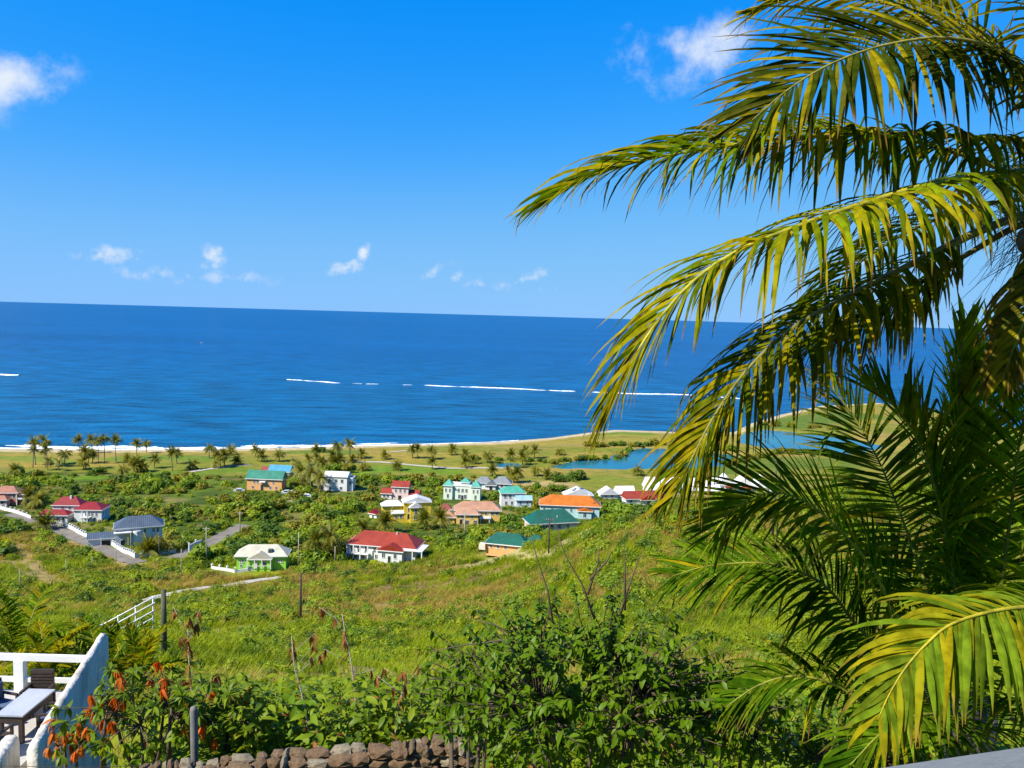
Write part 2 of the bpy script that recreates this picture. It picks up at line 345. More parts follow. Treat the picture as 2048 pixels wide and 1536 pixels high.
# ------------------------------------------------------------------ ground: one sheet to beyond the coast
nx, ny = 520, 440
uu = np.linspace(-1, 1, nx); X1 = 760 * np.sign(uu) * np.abs(uu) ** 1.8
vv = np.linspace(0, 1, ny); Y1 = -55 + 880 * vv ** 1.65
GX, GY = np.meshgrid(X1, Y1); GX = GX.ravel(); GY = GY.ravel(); GZ = hz(GX, GY)
def lerp(a, b, t): return a + (b - a) * np.asarray(t)[:, None]
cv = lambda c: np.array(c)[None, :]
n1 = fbm(GX / 30, GY / 30, 21); n2 = fbm(GX / 7, GY / 7, 31); n3 = fbm(GX / 70, GY / 16, 41); n4 = fbm(GX / 12, GY / 5, 51)
hillc = lerp(cv((.23, .27, .012)), cv((.11, .17, .008)), sst(.42, .62, n2))
hillc = lerp(hillc, cv((.33, .26, .075)), sst(.56, .70, n1) * .7)
hillc = lerp(hillc, cv((.24, .15, .07)), sst(.60, .72, n4) * .55)
golf = lerp(cv((.30, .235, .045)), cv((.19, .20, .025)), sst(.40, .62, n3))
golf = lerp(golf, cv((.30, .21, .075)), sst(.56, .70, fbm(GX / 40, GY / 9, 61)) * .6)
golf = lerp(golf, cv((.16, .24, .03)), sst(.58, .72, n4) * .35)
scrub = lerp(cv((.10, .15, .015)), cv((.05, .085, .01)), sst(.4, .6, n2)); scrub = lerp(scrub, cv((.26, .19, .08)), sst(.56, .66, n4) * .6)
gedge = np.interp(GX, [-220, -150, -60, 0, 60, 120, 200, 400], [330, 335, 352, 338, 318, 318, 330, 350]) + 14 * (n1 - .5)
gcol = lerp(hillc, scrub, sst(195, 230, GY)); gcol = lerp(gcol, golf, sst(-3, 3, GY - gedge))
for pts, w, c in green: gcol = lerp(gcol, cv(np.array(c) * .62), .85 * (1 - sst(w * .6, w * 1.25, pldist(GX, GY, pts) + 5 * (n2 - .5))))
dirt = [(q[0], q[1] * 1.45, q[2]) for q in dirt]
for pts, w, c in dirt: gcol = lerp(gcol, cv(c), .92 * (1 - sst(w * .5, w * 1.2, pldist(GX, GY, pts) + 2.2 * (n2 - .5))))
cyv = np.interp(GX, CX, CY)
gcol = lerp(gcol, cv((.50, .41, .27)), 1 - sst(9, 16, cyv - GY + 5 * (n2 - .5)))
gcol = lerp(gcol, cv((.20, .16, .10)), sst(3.2, 2.2, GZ) * 0)
idx = np.arange(nx * ny).reshape(ny, nx)
fq = np.stack([idx[:-1, :-1], idx[:-1, 1:], idx[1:, 1:], idx[1:, :-1]], -1).reshape(-1, 4)
def groundm():
    m, t, p, out = mat_new('grassy_ground'); at_ = N(t, 'ShaderNodeAttribute'); at_.attribute_name = 'Col'
    a = N(t, 'ShaderNodeMix', data_type='RGBA', blend_type='MULTIPLY'); a.inputs[0].default_value = 1; L(t, at_.outputs['Color'], a.inputs[6]); a.inputs[7].default_value = (.46, .52, .40, 1)
    b = N(t, 'ShaderNodeMix', data_type='RGBA', blend_type='MULTIPLY'); b.inputs[0].default_value = 1; L(t, at_.outputs['Color'], b.inputs[6]); b.inputs[7].default_value = (1.0, .92, .86, 1)
    c1, f1 = noise_mix(t, a.outputs[2], b.outputs[2], .35, 5, .32, .68, rough=.68, vec=(.6, 1, 1)); L(t, c1, p.inputs['Base Color']); p.inputs['Roughness'].default_value = .95; p.inputs['Specular IOR Level'].default_value = .1
    n = N(t, 'ShaderNodeTexNoise'); n.inputs['Scale'].default_value = 1.6; n.inputs['Detail'].default_value = 3; tcn = N(t, 'ShaderNodeTexCoord'); L(t, tcn.outputs['Object'], n.inputs['Vector']); bump(t, p, n.outputs['Fac'], .8, .25); return m
ground = obj('ground', mesh('ground', np.stack([GX, GY, GZ], 1), fq, groundm(), gcol, True)); tag(ground, 'grassy hillside falling to a flat coastal golf course', None, None, 'structure')

def ribbon(pts, w, lift, step=2.0, jit=0.0):
    pts = [Vector(p) for p in pts]; out = []
    for a, b in zip(pts[:-1], pts[1:]):
        n = max(1, int((b - a).length / step))
        for i in range(n): out.append(a.lerp(b, i / n))
    out.append(pts[-1])
    for _ in range(3): out = [out[0]] + [(out[i - 1] + out[i] * 2 + out[i + 1]) / 4 for i in range(1, len(out) - 1)] + [out[-1]]
    v = []; f = []; k = 4
    for i, p in enumerate(out):
        t = out[min(i + 1, len(out) - 1)] - out[max(i - 1, 0)]; s = Vector((t.y, -t.x, 0)).normalized()
        for j in range(k + 1):
            q = p + s * ((j / k - .5) * w * (1 + (random.uniform(-jit, jit) if j in (0, k) else 0)))
            v.append(q)
    zz = hz(np.array([q.x for q in v]), np.array([q.y for q in v])) + lift
    v = [(q.x, q.y, z) for q, z in zip(v, zz)]
    for i in range(len(out) - 1):
        for j in range(k): f.append((i * (k + 1) + j, (i + 1) * (k + 1) + j, (i + 1) * (k + 1) + j + 1, i * (k + 1) + j + 1))
    return v, f
for nm, lb, pts, w, mt in ROADS:
    v, f = ribbon(pts, w, .14, 1.5, .10); o = obj(nm, mesh(nm, v, f, M_[mt], smooth=True)); tag(o, lb, None, None, 'structure')

# ------------------------------------------------------------------ sea
def seam():
    m, t, p, out = mat_new('sea_water')
    ge = N(t, 'ShaderNodeNewGeometry'); sp = N(t, 'ShaderNodeSeparateXYZ'); L(t, ge.outputs['Position'], sp.inputs[0])
    def wave(scale, vec, det=3, dist=.4):
        mp = N(t, 'ShaderNodeMapping'); mp.inputs['Scale'].default_value = vec; mp.inputs['Rotation'].default_value = (0, 0, R(-9)); L(t, ge.outputs['Position'], mp.inputs[0])
        n = N(t, 'ShaderNodeTexNoise'); n.inputs['Scale'].default_value = scale; n.inputs['Detail'].default_value = det; n.inputs['Distortion'].default_value = dist; L(t, mp.outputs[0], n.inputs['Vector']); return n.outputs['Fac']
    r = N(t, 'ShaderNodeMapRange', interpolation_type='SMOOTHSTEP'); L(t, sp.outputs['Y'], r.inputs[0]); r.inputs[1].default_value = 430; r.inputs[2].default_value = 1500
    x = N(t, 'ShaderNodeMix', data_type='RGBA'); L(t, r.outputs[0], x.inputs[0]); x.inputs[6].default_value = (.0005, .072, .165, 1); x.inputs[7].default_value = (.0003, .060, .178, 1)
    # wind lanes and swell: darker and lighter water
    sw = N(t, 'ShaderNodeMapRange'); L(t, wave(.085, (.32, 1, 1), 5), sw.inputs[0]); sw.inputs[1].default_value = .3; sw.inputs[2].default_value = .72; sw.inputs[3].default_value = .45; sw.inputs[4].default_value = 1.5
    ln = N(t, 'ShaderNodeMapRange'); L(t, wave(.0032, (.3, 1, 1), 4), ln.inputs[0]); ln.inputs[1].default_value = .3; ln.inputs[2].default_value = .7; ln.inputs[3].default_value = .82; ln.inputs[4].default_value = 1.16
    mm = mth(t, 'MULTIPLY', sw.outputs[0], ln.outputs[0])
    y = N(t, 'ShaderNodeMix', data_type='RGBA', blend_type='MULTIPLY'); y.inputs[0].default_value = 1; L(t, x.outputs[2], y.inputs[6])
    cb = N(t, 'ShaderNodeCombineColor'); [L(t, mm, cb.inputs[i]) for i in range(3)]; L(t, cb.outputs[0], y.inputs[7])
    L(t, y.outputs[2], p.inputs['Base Color']); p.inputs['Roughness'].default_value = .32; p.inputs['IOR'].default_value = 1.33; p.inputs['Specular IOR Level'].default_value = .22
    h = mth(t, 'ADD', mth(t, 'MULTIPLY', wave(.11, (.4, 1, 1), 4), 2.2), mth(t, 'MULTIPLY', wave(.5, (.6, 1, 1), 4), .8))
    bump(t, p, h, .85, 1.5); return m
n = 160; rr_ = [0, 300, 800, 2000, 6000, 15000, 45000]; v = [(0, 0, 0)]; f = []
for r in rr_[1:]:
    for k in range(n): v.append((r * math.cos(2 * math.pi * k / n), r * math.sin(2 * math.pi * k / n), 0))
for k in range(n): f.append((0, 1 + k, 1 + (k + 1) % n))
for j in range(len(rr_) - 2):
    for k in range(n): a = 1 + j * n; f.append((a + k, a + n + k, a + n + (k + 1) % n, a + (k + 1) % n))
tag(obj('sea', mesh('sea', v, f, seam(), smooth=True)), 'deep blue open sea running to the horizon', None, None, 'structure')
def pondm():
    m, t, p, out = mat_new('pond_water'); c, fa = noise_mix(t, (.008, .09, .16), (.015, .12, .12), .03, 3); L(t, c, p.inputs['Base Color']); p.inputs['Roughness'].default_value = .12; p.inputs['IOR'].default_value = 1.33
    n = N(t, 'ShaderNodeTexNoise'); n.inputs['Scale'].default_value = .9; tcn = N(t, 'ShaderNodeTexCoord'); L(t, tcn.outputs['Object'], n.inputs['Vector']); bump(t, p, n.outputs['Fac'], .25, .1); return m
pm = pondm(); plab = ['blue pond curving between mangrove banks on the golf course', 'wide pale blue lagoon behind the sandy spit', 'small greenish pond beside the golf path']
for poly, lb in zip(ponds, plab):
    c = sum(poly, Vector()) / len(poly); pp = [c + (q - c) * 1.0 + (q - c).normalized() * 4.0 for q in poly]
    tag(obj('pond', mesh('pond', [(q.x, q.y, PZ) for q in pp], [tuple(range(len(pp)))], pm)), lb, None, None, 'structure')

# ------------------------------------------------------------------ surf: raised foam along the reef and the beach
def foamm():
    m, t, p, out = mat_new('white_foam'); c, fa = noise_mix(t, (.78, .80, .82), (.45, .58, .66), .8, 5, .45, .75); L(t, c, p.inputs['Base Color']); p.inputs['Roughness'].default_value = .8; return m
fm = foamm()
def foam(name, label, pts, wid, hgt, seed, thr):
    pts = [Vector(p) for p in pts]; out = []
    for a, b in zip(pts[:-1], pts[1:]):
        k = max(1, int((b - a).length / 1.2))
        for i in range(k): out.append(a.lerp(b, i / k))
    s = np.arange(len(out)) * 1.2
    e = fbm(s / 24, s * 0, seed) ; e2 = fbm(s / 4, s * 0 + 3, seed + 5)
    w = wid * np.clip((e - thr) / .22, 0, 1.25) * (.55 + .9 * e2); off = (fbm(s / 30, s * 0 + 9, seed + 9) - .5) * wid * 2.2
    v = []; f = []; k = 6
    for i, p in enumerate(out):
        for j in range(k + 1):
            u = j / k - .5; yy = u * w[i] + off[i] + random.uniform(-.12, .12) * w[i]
            v.append((p.x + random.uniform(-.4, .4), p.y + yy, .04 + hgt * (1 - (2 * u) ** 2) * min(1, w[i] / wid) * random.uniform(.6, 1.3)))
    for i in range(len(out) - 1):
        if w[i] < .12 or w[i + 1] < .12: continue
        for j in range(k):
            a = i * (k + 1) + j; f.append((a, a + k + 1, a + k + 2, a + 1))
    tag(obj(name, mesh(name, v, f, fm, smooth=True)), label, None, None, 'stuff')
g3 = lambda p: Vector((*gz(p), 0))
foam('reef_surf', 'broken white line of surf breaking on the reef', [g3(p) for p in ((575, 759), (700, 767), (850, 771), (1000, 777), (1200, 785), (1400, 791), (1530, 802))], 5.2, .5, 5, .36)
foam('reef_surf', 'short white breaker far out', [g3(p) for p in ((-60, 746), (0, 749), (36, 751))], 8.0, .5, 15, .2)
foam('shore_surf', 'white waves rolling onto the beach', [g3(p) for p in ((-120, 889), (0, 892), (140, 895), (300, 897), (450, 896), (560, 894))], 5.0, .7, 25, .30)
foam('shore_surf', 'white foam washing the sand', [g3(p) for p in ((-120, 893), (0, 896), (140, 898), (300, 898), (450, 897), (560, 895), (700, 892), (800, 889), (950, 885), (1040, 881))], 2.2, .2, 35, .16)
foam('shore_surf', 'thin outer breaker parallel to the beach', [g3(p) for p in ((480, 894), (560, 892), (660, 891), (800, 887))], 3.5, .5, 45, .42)

# ------------------------------------------------------------------ houses
HOUSES = []      # (x, y, radius, name) kept clear of bushes
PANE = {}
class House:
    """a house whose plan is given in photo pixels at its own distance, turned into metres; front faces the hill"""
    def __init__(s, name, label, px, py, yaw, rad, cat='house', group=None, sink=0.0, front=0):
        p = at(px, py); s.u = (p - CAM).dot(fwd) / F
        s.root = empty(name, (p.x, p.y, p.z - sink), R(yaw)); tag(s.root, label, cat, group)
        HOUSES.append((p.x - math.sin(R(yaw)) * rad * .3 * s.u, p.y + math.cos(R(yaw)) * rad * .5 * s.u, rad * s.u, name.replace('_', ' ')))
    def part(s, name, x0, x1, y0, y1, z0, z1, m, parent=None):
        u = s.u; return MB().box(x0 * u, x1 * u, y0 * u, y1 * u, z0 * u, z1 * u).build(name, M_[m], parent or s.root)
    def wing(s, x0, x1, y0, y1, h, wm, roof, rh, rm, z0=0, over=2.2, axis='x', base=1.6):
        u = s.u; W = (x0, x1, y0, y1, z0, h); a, b, c, d = x0 * u, x1 * u, y0 * u, y1 * u; zb = z0 * u - (base if z0 == 0 else 0); zt_ = (z0 + h) * u
        mb = MB().box(a, b, c, d, zb, zt_); r = rh * u
        if roof == 'gable':
            if axis == 'x':
                m = (c + d) / 2
                mb.poly([(a, c, zt_), (a, m, zt_ + r), (a, d, zt_)][::-1]); mb.poly([(b, c, zt_), (b, m, zt_ + r), (b, d, zt_)])
            else:
                m = (a + b) / 2
                mb.poly([(a, c, zt_), (b, c, zt_), (m, c, zt_ + r)]); mb.poly([(a, d, zt_), (b, d, zt_), (m, d, zt_ + r)][::-1])
        mb.build('wall', M_[wm], s.root)
        o = over * u; A, B, Cc, D = a - o, b + o, c - o, d + o; t = .22; rb = MB()
        if roof == 'flat':
            rb.box(a - .15, b + .15, c - .15, d + .15, zt_ + .003, zt_ + .25)
            for q in ((a - .15, b + .15, c - .15, c + .1), (a - .15, b + .15, d - .1, d + .15), (a - .15, a + .1, c + .1, d - .1), (b - .1, b + .15, c + .1, d - .1)): rb.box(*q, zt_ + .25, zt_ + .25 + r)
            rb.build('roof', M_[rm], s.root); return W
        e = zt_ - r * (o / max(1e-3, (d - c) / 2 if axis == 'x' else (b - a) / 2)) * .6 + .04
        if axis == 'x': L0, L1, W0, W1 = A, B, Cc, D
        else: L0, L1, W0, W1 = Cc, D, A, B
        hw = (W1 - W0) / 2; mid = (W0 + W1) / 2; ins = min(hw * .95, (L1 - L0) / 2 - .02) if roof == 'hip' else 0
        P = lambda l, w, z: (l, w, z) if axis == 'x' else (w, l, z)
        zr = zt_ + r + .06
        lo4 = [P(L0, W0, e - t), P(L1, W0, e - t), P(L1, W1, e - t), P(L0, W1, e - t)]; hi4 = [P(L0, W0, e), P(L1, W0, e), P(L1, W1, e), P(L0, W1, e)]
        rd = [P(L0 + ins, mid, zr), P(L1 - ins, mid, zr)]; v = lo4 + hi4 + rd
        f = [(0, 3, 2, 1), (0, 1, 5, 4), (1, 2, 6, 5), (2, 3, 7, 6), (3, 0, 4, 7), (4, 5, 9, 8), (6, 7, 8, 9), (5, 6, 9), (7, 4, 8)]
        if axis == 'y': f = [q[::-1] for q in f]
        ro = obj('roof', mesh('roof', v, f, [M_[rm]]), s.root)
        fb = MB(); tk = .07
        for q in ((A - tk, B + tk, Cc - tk, Cc - .004), (A - tk, B + tk, D + .004, D + tk), (A - tk, A - .004, Cc, D), (B + .004, B + tk, Cc, D)): fb.box(*q, e - t - .02, e - .015)
        fb.build('fascia', M_['trim'], ro)
        return W
    def win(s, W, face, a, z, w, h, frame='trim', pane='glass', name='window'):
        u = s.u; x0, x1, y0, y1, z0, H = W; zz = (z0 + z) * u; ww, hh = w * u, h * u; b = .09 if name == 'window' else .07
        key = (round(ww, 2), round(hh, 2), frame, pane, name)
        if key not in PANE:
            fr_ = MB(); fr_.box(-ww / 2 - b, ww / 2 + b, -.06, .05, hh, hh + b); fr_.box(-ww / 2 - b, -ww / 2, -.06, .05, 0, hh); fr_.box(ww / 2, ww / 2 + b, -.06, .05, 0, hh)
            if name == 'window': fr_.box(-ww / 2 - b - .05, ww / 2 + b + .05, -.10, .05, -b, 0); fr_.box(-.03, .03, -.05, .03, 0, hh)
            PANE[key] = (fr_.me(name, [M_[frame]]), MB().box(-ww / 2, ww / 2, -.02, .04, 0, hh).me('pane' if name == 'window' else 'door_leaf', [M_[pane]]))
        if face == 'f': loc, rz = ((x0 + a) * u, y0 * u, zz), 0
        elif face == 'b': loc, rz = ((x0 + a) * u, y1 * u, zz), math.pi
        elif face == 'l': loc, rz = (x0 * u, (y0 + a) * u, zz), -math.pi / 2
        else: loc, rz = (x1 * u, (y0 + a) * u, zz), math.pi / 2
        o = obj(name, PANE[key][0], s.root, loc, (0, 0, rz)); obj('pane' if name == 'window' else 'door_leaf', PANE[key][1], o)
    def wins(s, W, face, aa, z, w, h, **k):
        for a in aa: s.win(W, face, a, z, w, h, **k)

# coral house at the edge of the golf course
H = House('coral_house', 'terracotta walled house with coral tiled roof, cut by the edge near the golf course', 18, 1010, 8, 38)
w = H.wing(-30, 16, 0, 26, 26, 'terra', 'hip', 10, 'r_coral'); H.wins(w, 'f', (30, 40), 14, 5, 8); H.win(w, 'r', 12, 14, 5, 8)
w = H.wing(16.5, 31, 4, 22, 22, 'terra', 'gable', 5, 'r_coral', axis='y'); H.wins(w, 'f', (4, 10), 12, 4, 7)
w = H.wing(-26, 2, -14, -.3, 15, 'palepink', 'hip', 6, 'r_coral'); H.wins(w, 'f', (10, 20), 4, 6, 8); H.part('column', 16, 17.5, -6, -4.5, 0, 22, 'white'); H.part('balcony', 16.5, 32, -5, 3.7, 12, 14, 'white')
# crimson roofed white villa
H = House('crimson_roof_villa', 'two storey white villa with several crimson hip roofs beside the asphalt road', 140, 1046, 4, 62)
w = H.wing(-48, 6, 30, 60, 30, 'white', 'hip', 13, 'r_crimson'); H.wins(w, 'f', (20, 34), 20, 5, 6); H.part('chimney', -18, -15, 40, 43, 36, 46, 'white')
w = H.wing(2, 56, 12, 50, 25, 'white', 'hip', 11, 'r_crimson'); H.wins(w, 'f', (24, 30, 36, 44), 11, 3.4, 8); H.wins(w, 'r', (9, 20, 30), 12, 3.4, 8); H.wins(w, 'f', (26, 40), 1, 4, 7)
w = H.wing(-64, -6, 2, 26, 16, 'cream', 'hip', 8, 'r_crimson'); H.wins(w, 'f', (12, 26, 40), 3, 6, 8); H.win(w, 'f', 50, 0, 6, 10, name='door', pane='dark')
H.part('porch_column', 20, 22, 4, 6, 0, 22, 'white'); H.part('porch_column', 30, 32, 4, 6, 0, 22, 'white'); H.part('balcony', 18, 36, 3, 11.7, 9, 10.5, 'white')
# slate roofed pale blue villa
H = House('slate_roof_villa', 'pale blue two storey villa with slate grey hip roof behind the white picket wall', 268, 1092, 24, 62)
w = H.wing(-34, 52, 6, 52, 38, 'paleblue', 'hip', 16, 'r_slate', over=3.5); H.wins(w, 'f', (54, 70, 78), 24, 4, 8); H.wins(w, 'f', (66, 76), 8, 4.5, 11); H.wins(w, 'r', (10, 24, 38), 24, 4, 8); H.wins(w, 'r', (14, 30), 8, 4, 9)
b = MB(); b.tube([(0, 0, 0), (0, 0, 30 * H.u)], 9 * H.u, 16); o = b.build('bay_tower', M_['white'], H.root, (6 * H.u, 7 * H.u, 0))
H.part('porch_roof', -36, -4, -6, 6, 28, 30, 'white'); H.part('porch_column', -12, -9, -5, -3, 0, 28, 'yellow'); H.part('porch_column', -34, -32, -5, -3, 0, 28, 'white'); H.win(w, 'f', 14, 0, 8, 12, name='door', pane='dark')
w = H.wing(-82, -36, 14, 42, 18, 'paleblue', 'gable', 8, 'r_slate', over=3); H.win(w, 'f', 30, 0, 18, 12, name='garage_door', pane='dark'); H.part('garage_column', -60, -58, 4, 6, 0, 20, 'white')
# lime house
H = House('lime_house', 'lime green cottage with beige metal gable roof and white porch', 520, 1140, 6, 62, sink=-.7)
w = H.wing(-46, 50, 2, 42, 25, 'lime', 'hip', 15, 'r_beige', over=4); H.wins(w, 'f', (8, 12.5, 80, 88), 9, 3.4, 6); H.wins(w, 'l', (12, 28), 9, 4, 7); H.wins(w, 'f', (9, 24), 0, 4, 5)
w2 = H.wing(-20, 22, -9, 1.7, 21, 'lime', 'gable', 12, 'r_beige', axis='y', over=3); H.win(w2, 'f', 14, 0, 6, 13, name='door', pane='trim', frame='trim'); H.win(w2, 'f', 30, 7, 6, 7)
for x in (-22, -8, 6, 23): H.part('porch_column', x - .8, x + .8, -13, -11.4, 0, 20, 'white')
H.part('porch_rail', -22, 24, -12.6, -12, 6, 7, 'white'); sk = H.part('skylight', 15, 23, 4, 12, 27.5, 35, 'glass')
# white house with red roof
H = House('red_roof_house', 'long white house with low red roof at the foot of the grassy slope', 765, 1121, -10, 84)
w = H.wing(-76, 66, 4, 58, 30, 'white', 'hip', 20, 'r_red', over=4); H.wins(w, 'f', (10, 24, 40, 58, 72), 14, 5, 11); H.wins(w, 'l', (10, 26, 42), 13, 6, 10); H.wins(w, 'f', (18, 34, 62), 1, 6, 9)
w2 = H.wing(-6, 44, -12, 3.7, 26, 'white', 'gable', 11, 'r_red', axis='y', over=3); H.wins(w2, 'f', (12, 36), 10, 6, 9); H.win(w2, 'f', 24, 0, 6, 14, name='door', pane='dark')
H.part('verandah_roof', 44.5, 84, -6, 40, 25, 27, 'white'); H.part('verandah_column', 81, 83, -5, -3, 0, 25, 'white'); H.part('verandah_column', 62, 64, -5, -3, 0, 25, 'white')
for x in (-74, -60, -46, -30): H.part('balcony_column', x - 1, x + 1, -5, -3, 0, 27, 'white')
H.part('balcony', -76, -28, -6, 3.8, 10, 12, 'white'); H.part('vent_pipe', 20, 21.5, 26, 27.5, 44, 53, 'trim')
# peach house teal roof
H = House('peach_house', 'peach two storey house with teal gable roof by the golf course', 528, 981, -3, 44)
w = H.wing(-35, 36, 0, 28, 25, 'peach', 'gable', 13, 'r_teal', over=2.5); H.wins(w, 'f', (15, 22, 35, 42, 54), 14, 3.4, 6); H.win(w, 'f', 31, 0, 6, 12, name='door', pane='dark'); H.wins(w, 'f', (12, 48, 60), 3, 4, 6); H.wins(w, 'r', (9, 19), 13, 3, 6)
H.part('porch_hood', -8, 4, -6, -.2, 17, 19, 'trim')
H = House('sky_blue_roof_house', 'small white house with sky blue roof behind the peach house', 557, 953, -4, 28)
w = H.wing(-20, 22, 0, 24, 11, 'white', 'gable', 10, 'r_sky', over=2); H.wins(w, 'f', (8, 20, 32), 4, 4, 4.5); H.win(w, 'r', 12, 3, 4, 5)
w = H.wing(-36, -24, 4, 16, 12, 'cream', 'gable', 5, 'r_brown'); H.win(w, 'f', 6, 3, 4, 5)
H = House('white_box_house', 'plain white two storey house with pale sloping roof near the golf palms', 668, 982, -3, 38)
w = H.wing(-20, 26, 0, 30, 30, 'white', 'gable', 7, 'r_white', over=1.5); H.wins(w, 'f', (10, 24, 36), 17, 5, 7); H.wins(w, 'f', (12, 34), 3, 5, 6); H.wins(w, 'r', (10, 20), 16, 4, 7)
w = H.wing(26.4, 36, 6, 26, 24, 'white', 'flat', 2, 'r_white'); H.wins(w, 'f', (5,), 13, 4, 6); w = H.wing(-34, -20.4, 4, 24, 20, 'white', 'gable', 6, 'r_grey'); H.win(w, 'f', 7, 1, 9, 10, name='garage_door', pane='dark')
# pink tower house
H = House('pink_tower_house', 'pale pink house with red roofed central tower and two low wings', 798, 999, -5, 46)
w = H.wing(-15, 18, 2, 26, 26, 'palepink', 'gable', 9, 'r_red', over=2); H.wins(w, 'f', (8, 17, 26), 14, 3.6, 6.5); H.win(w, 'f', 16, 0, 7, 8, name='door', pane='dark')
w = H.wing(-36, -15.4, 0, 22, 12, 'white', 'gable', 8, 'r_red', over=2); H.wins(w, 'f', (6, 13), 3, 4.5, 5.5)
w = H.wing(18.4, 38, 4, 24, 10, 'palepink', 'gable', 8, 'r_red', over=2); H.wins(w, 'f', (5, 13), 2.5, 4.5, 5.5)
# yellow house
H = House('yellow_house', 'bright yellow house with white metal roofs and tall gable front', 822, 1046, 14, 62, sink=-1.0)
w = H.wing(-14, 40, 6, 32, 35, 'yellow', 'gable', 10, 'r_white', axis='y', over=2); H.wins(w, 'f', (10, 24, 40), 15, 4.5, 8); H.wins(w, 'f', (24, 40), 1, 7, 10); H.win(w, 'f', 10, 0, 6, 11, name='door', pane='dark')
w = H.wing(-2, 20, -2, 5.7, 27, 'yellow', 'gable', 9, 'r_white', axis='y', over=2); H.win(w, 'f', 11, 13, 5, 8); H.win(w, 'f', 11, 1, 8, 9)
w = H.wing(-56, -16, 14, 34, 28, 'yellow', 'hip', 8, 'r_white', over=2); H.wins(w, 'f', (10, 26), 8, 4.5, 7)
w = H.wing(-38, -14.4, 7, 13.6, 14, 'yellow', 'gable', 4, 'r_white', over=1.5); H.wins(w, 'f', (9, 19), 3, 5, 6)
# pale green castle like house
H = House('turret_house', 'pale green white house with arched openings and turquoise corner roofs', 922, 1000, -6, 42)
w = H.wing(-30, 34, 4, 26, 27, 'palegreen', 'flat', 2.5, 'trim'); H.wins(w, 'f', (24, 32, 40), 15, 4, 7); H.wins(w, 'f', (26, 38), 2, 5, 8); H.win(w, 'f', 32, 0, 5, 9, name='door', pane='dark')
for x in (-36, 20): w = H.wing(x, x + 18, 0, 18, 29, 'palegreen', 'hip', 10, 'r_turq', over=1.5); H.wins(w, 'f', (5, 13), 15, 3.2, 7); H.wins(w, 'f', (9,), 3, 4, 8)
w = H.wing(-2, 14, 10, 24, 35, 'palegreen', 'hip', 7, 'r_turq', over=1.5, z0=0)
# grey roofed white house
H = House('grey_roof_house', 'low white house with grey hip roofs bordering the fairway', 985, 979, -3, 42)
w = H.wing(-34, -2, 0, 22, 14, 'white', 'hip', 9, 'r_grey'); H.wins(w, 'f', (8, 22), 4, 5, 6)
w = H.wing(0, 36, 3, 28, 13, 'white', 'hip', 11, 'r_grey'); H.wins(w, 'f', (8, 18, 28), 4, 4.5, 6); w = H.wing(-12, 6, -5, 2.7, 11, 'white', 'gable', 8, 'r_grey', axis='y'); H.win(w, 'f', 9, 0, 6, 8, name='door', pane='dark')
# turquoise roofed white house
H = House('turquoise_roof_house', 'white two storey house with turquoise hip roof and lower pale blue annex', 1024, 1013, 8, 40)
w = H.wing(-22, 26, 2, 28, 28, 'white', 'hip', 10, 'r_turq'); H.wins(w, 'f', (8, 18, 34), 17, 4, 6.5); H.wins(w, 'f', (10, 22), 3, 4, 7); H.wins(w, 'l', (9, 18), 16, 4, 6)
w = H.wing(8, 38, -6, 1.6, 17, 'paleblue', 'gable', 6, 'r_paleblue'); H.wins(w, 'f', (8, 22), 5, 4, 6)
# ochre house salmon roof
H = House('salmon_roof_villa', 'ochre yellow villa with broad salmon hip roofs among bushes', 936, 1048, 4, 72)
w = H.wing(-26, 64, 14, 48, 26, 'ochre', 'hip', 13, 'r_salmon', over=3); H.wins(w, 'f', (14, 30, 62, 74, 84), 15, 4, 6); H.wins(w, 'r', (10, 24), 14, 4, 6)
w = H.wing(-24, 20, -2, 13.6, 22, 'ochre', 'hip', 9, 'r_salmon', over=2.5); H.wins(w, 'f', (12, 32), 12, 4, 6); H.wins(w, 'f', (22, 38), 0, 7, 8); H.win(w, 'f', 10, 0, 6, 10, name='door', pane='dark')
w = H.wing(-62, -27, 2, 30, 14, 'ochre', 'hip', 10, 'r_salmon', over=2.5); H.wins(w, 'f', (10, 24), 3, 5, 7)
H.part('verandah', 22, 46, 2, 13.7, 10, 12, 'white'); H.part('verandah_column', 24, 25.6, 3, 4.6, 0, 20, 'white'); H.part('verandah_column', 42, 43.6, 3, 4.6, 0, 20, 'white'); w = H.wing(-58, -34, 34, 52, 22, 'terra', 'hip', 8, 'r_brown')
# aqua house orange roof
H = House('orange_roof_house', 'pale aqua two storey house with bright orange tiled hip roof', 1142, 1036, -3, 68)
w = H.wing(-62, 56, 2, 44, 26, 'aqua', 'hip', 15, 'r_orange', over=3); H.wins(w, 'f', (8, 24, 46, 62, 76, 92, 106), 12, 4, 7); H.wins(w, 'f', (14, 52, 84), 0, 4, 7); H.wins(w, 'l', (10, 26), 13, 4, 7)
w = H.wing(14, 40, -6, 1.6, 17, 'aqua', 'gable', 5, 'r_orange', axis='y'); H.win(w, 'f', 13, 4, 6, 8)
H.part('chimney', 34, 37, 26, 29, 34, 44, 'trim')
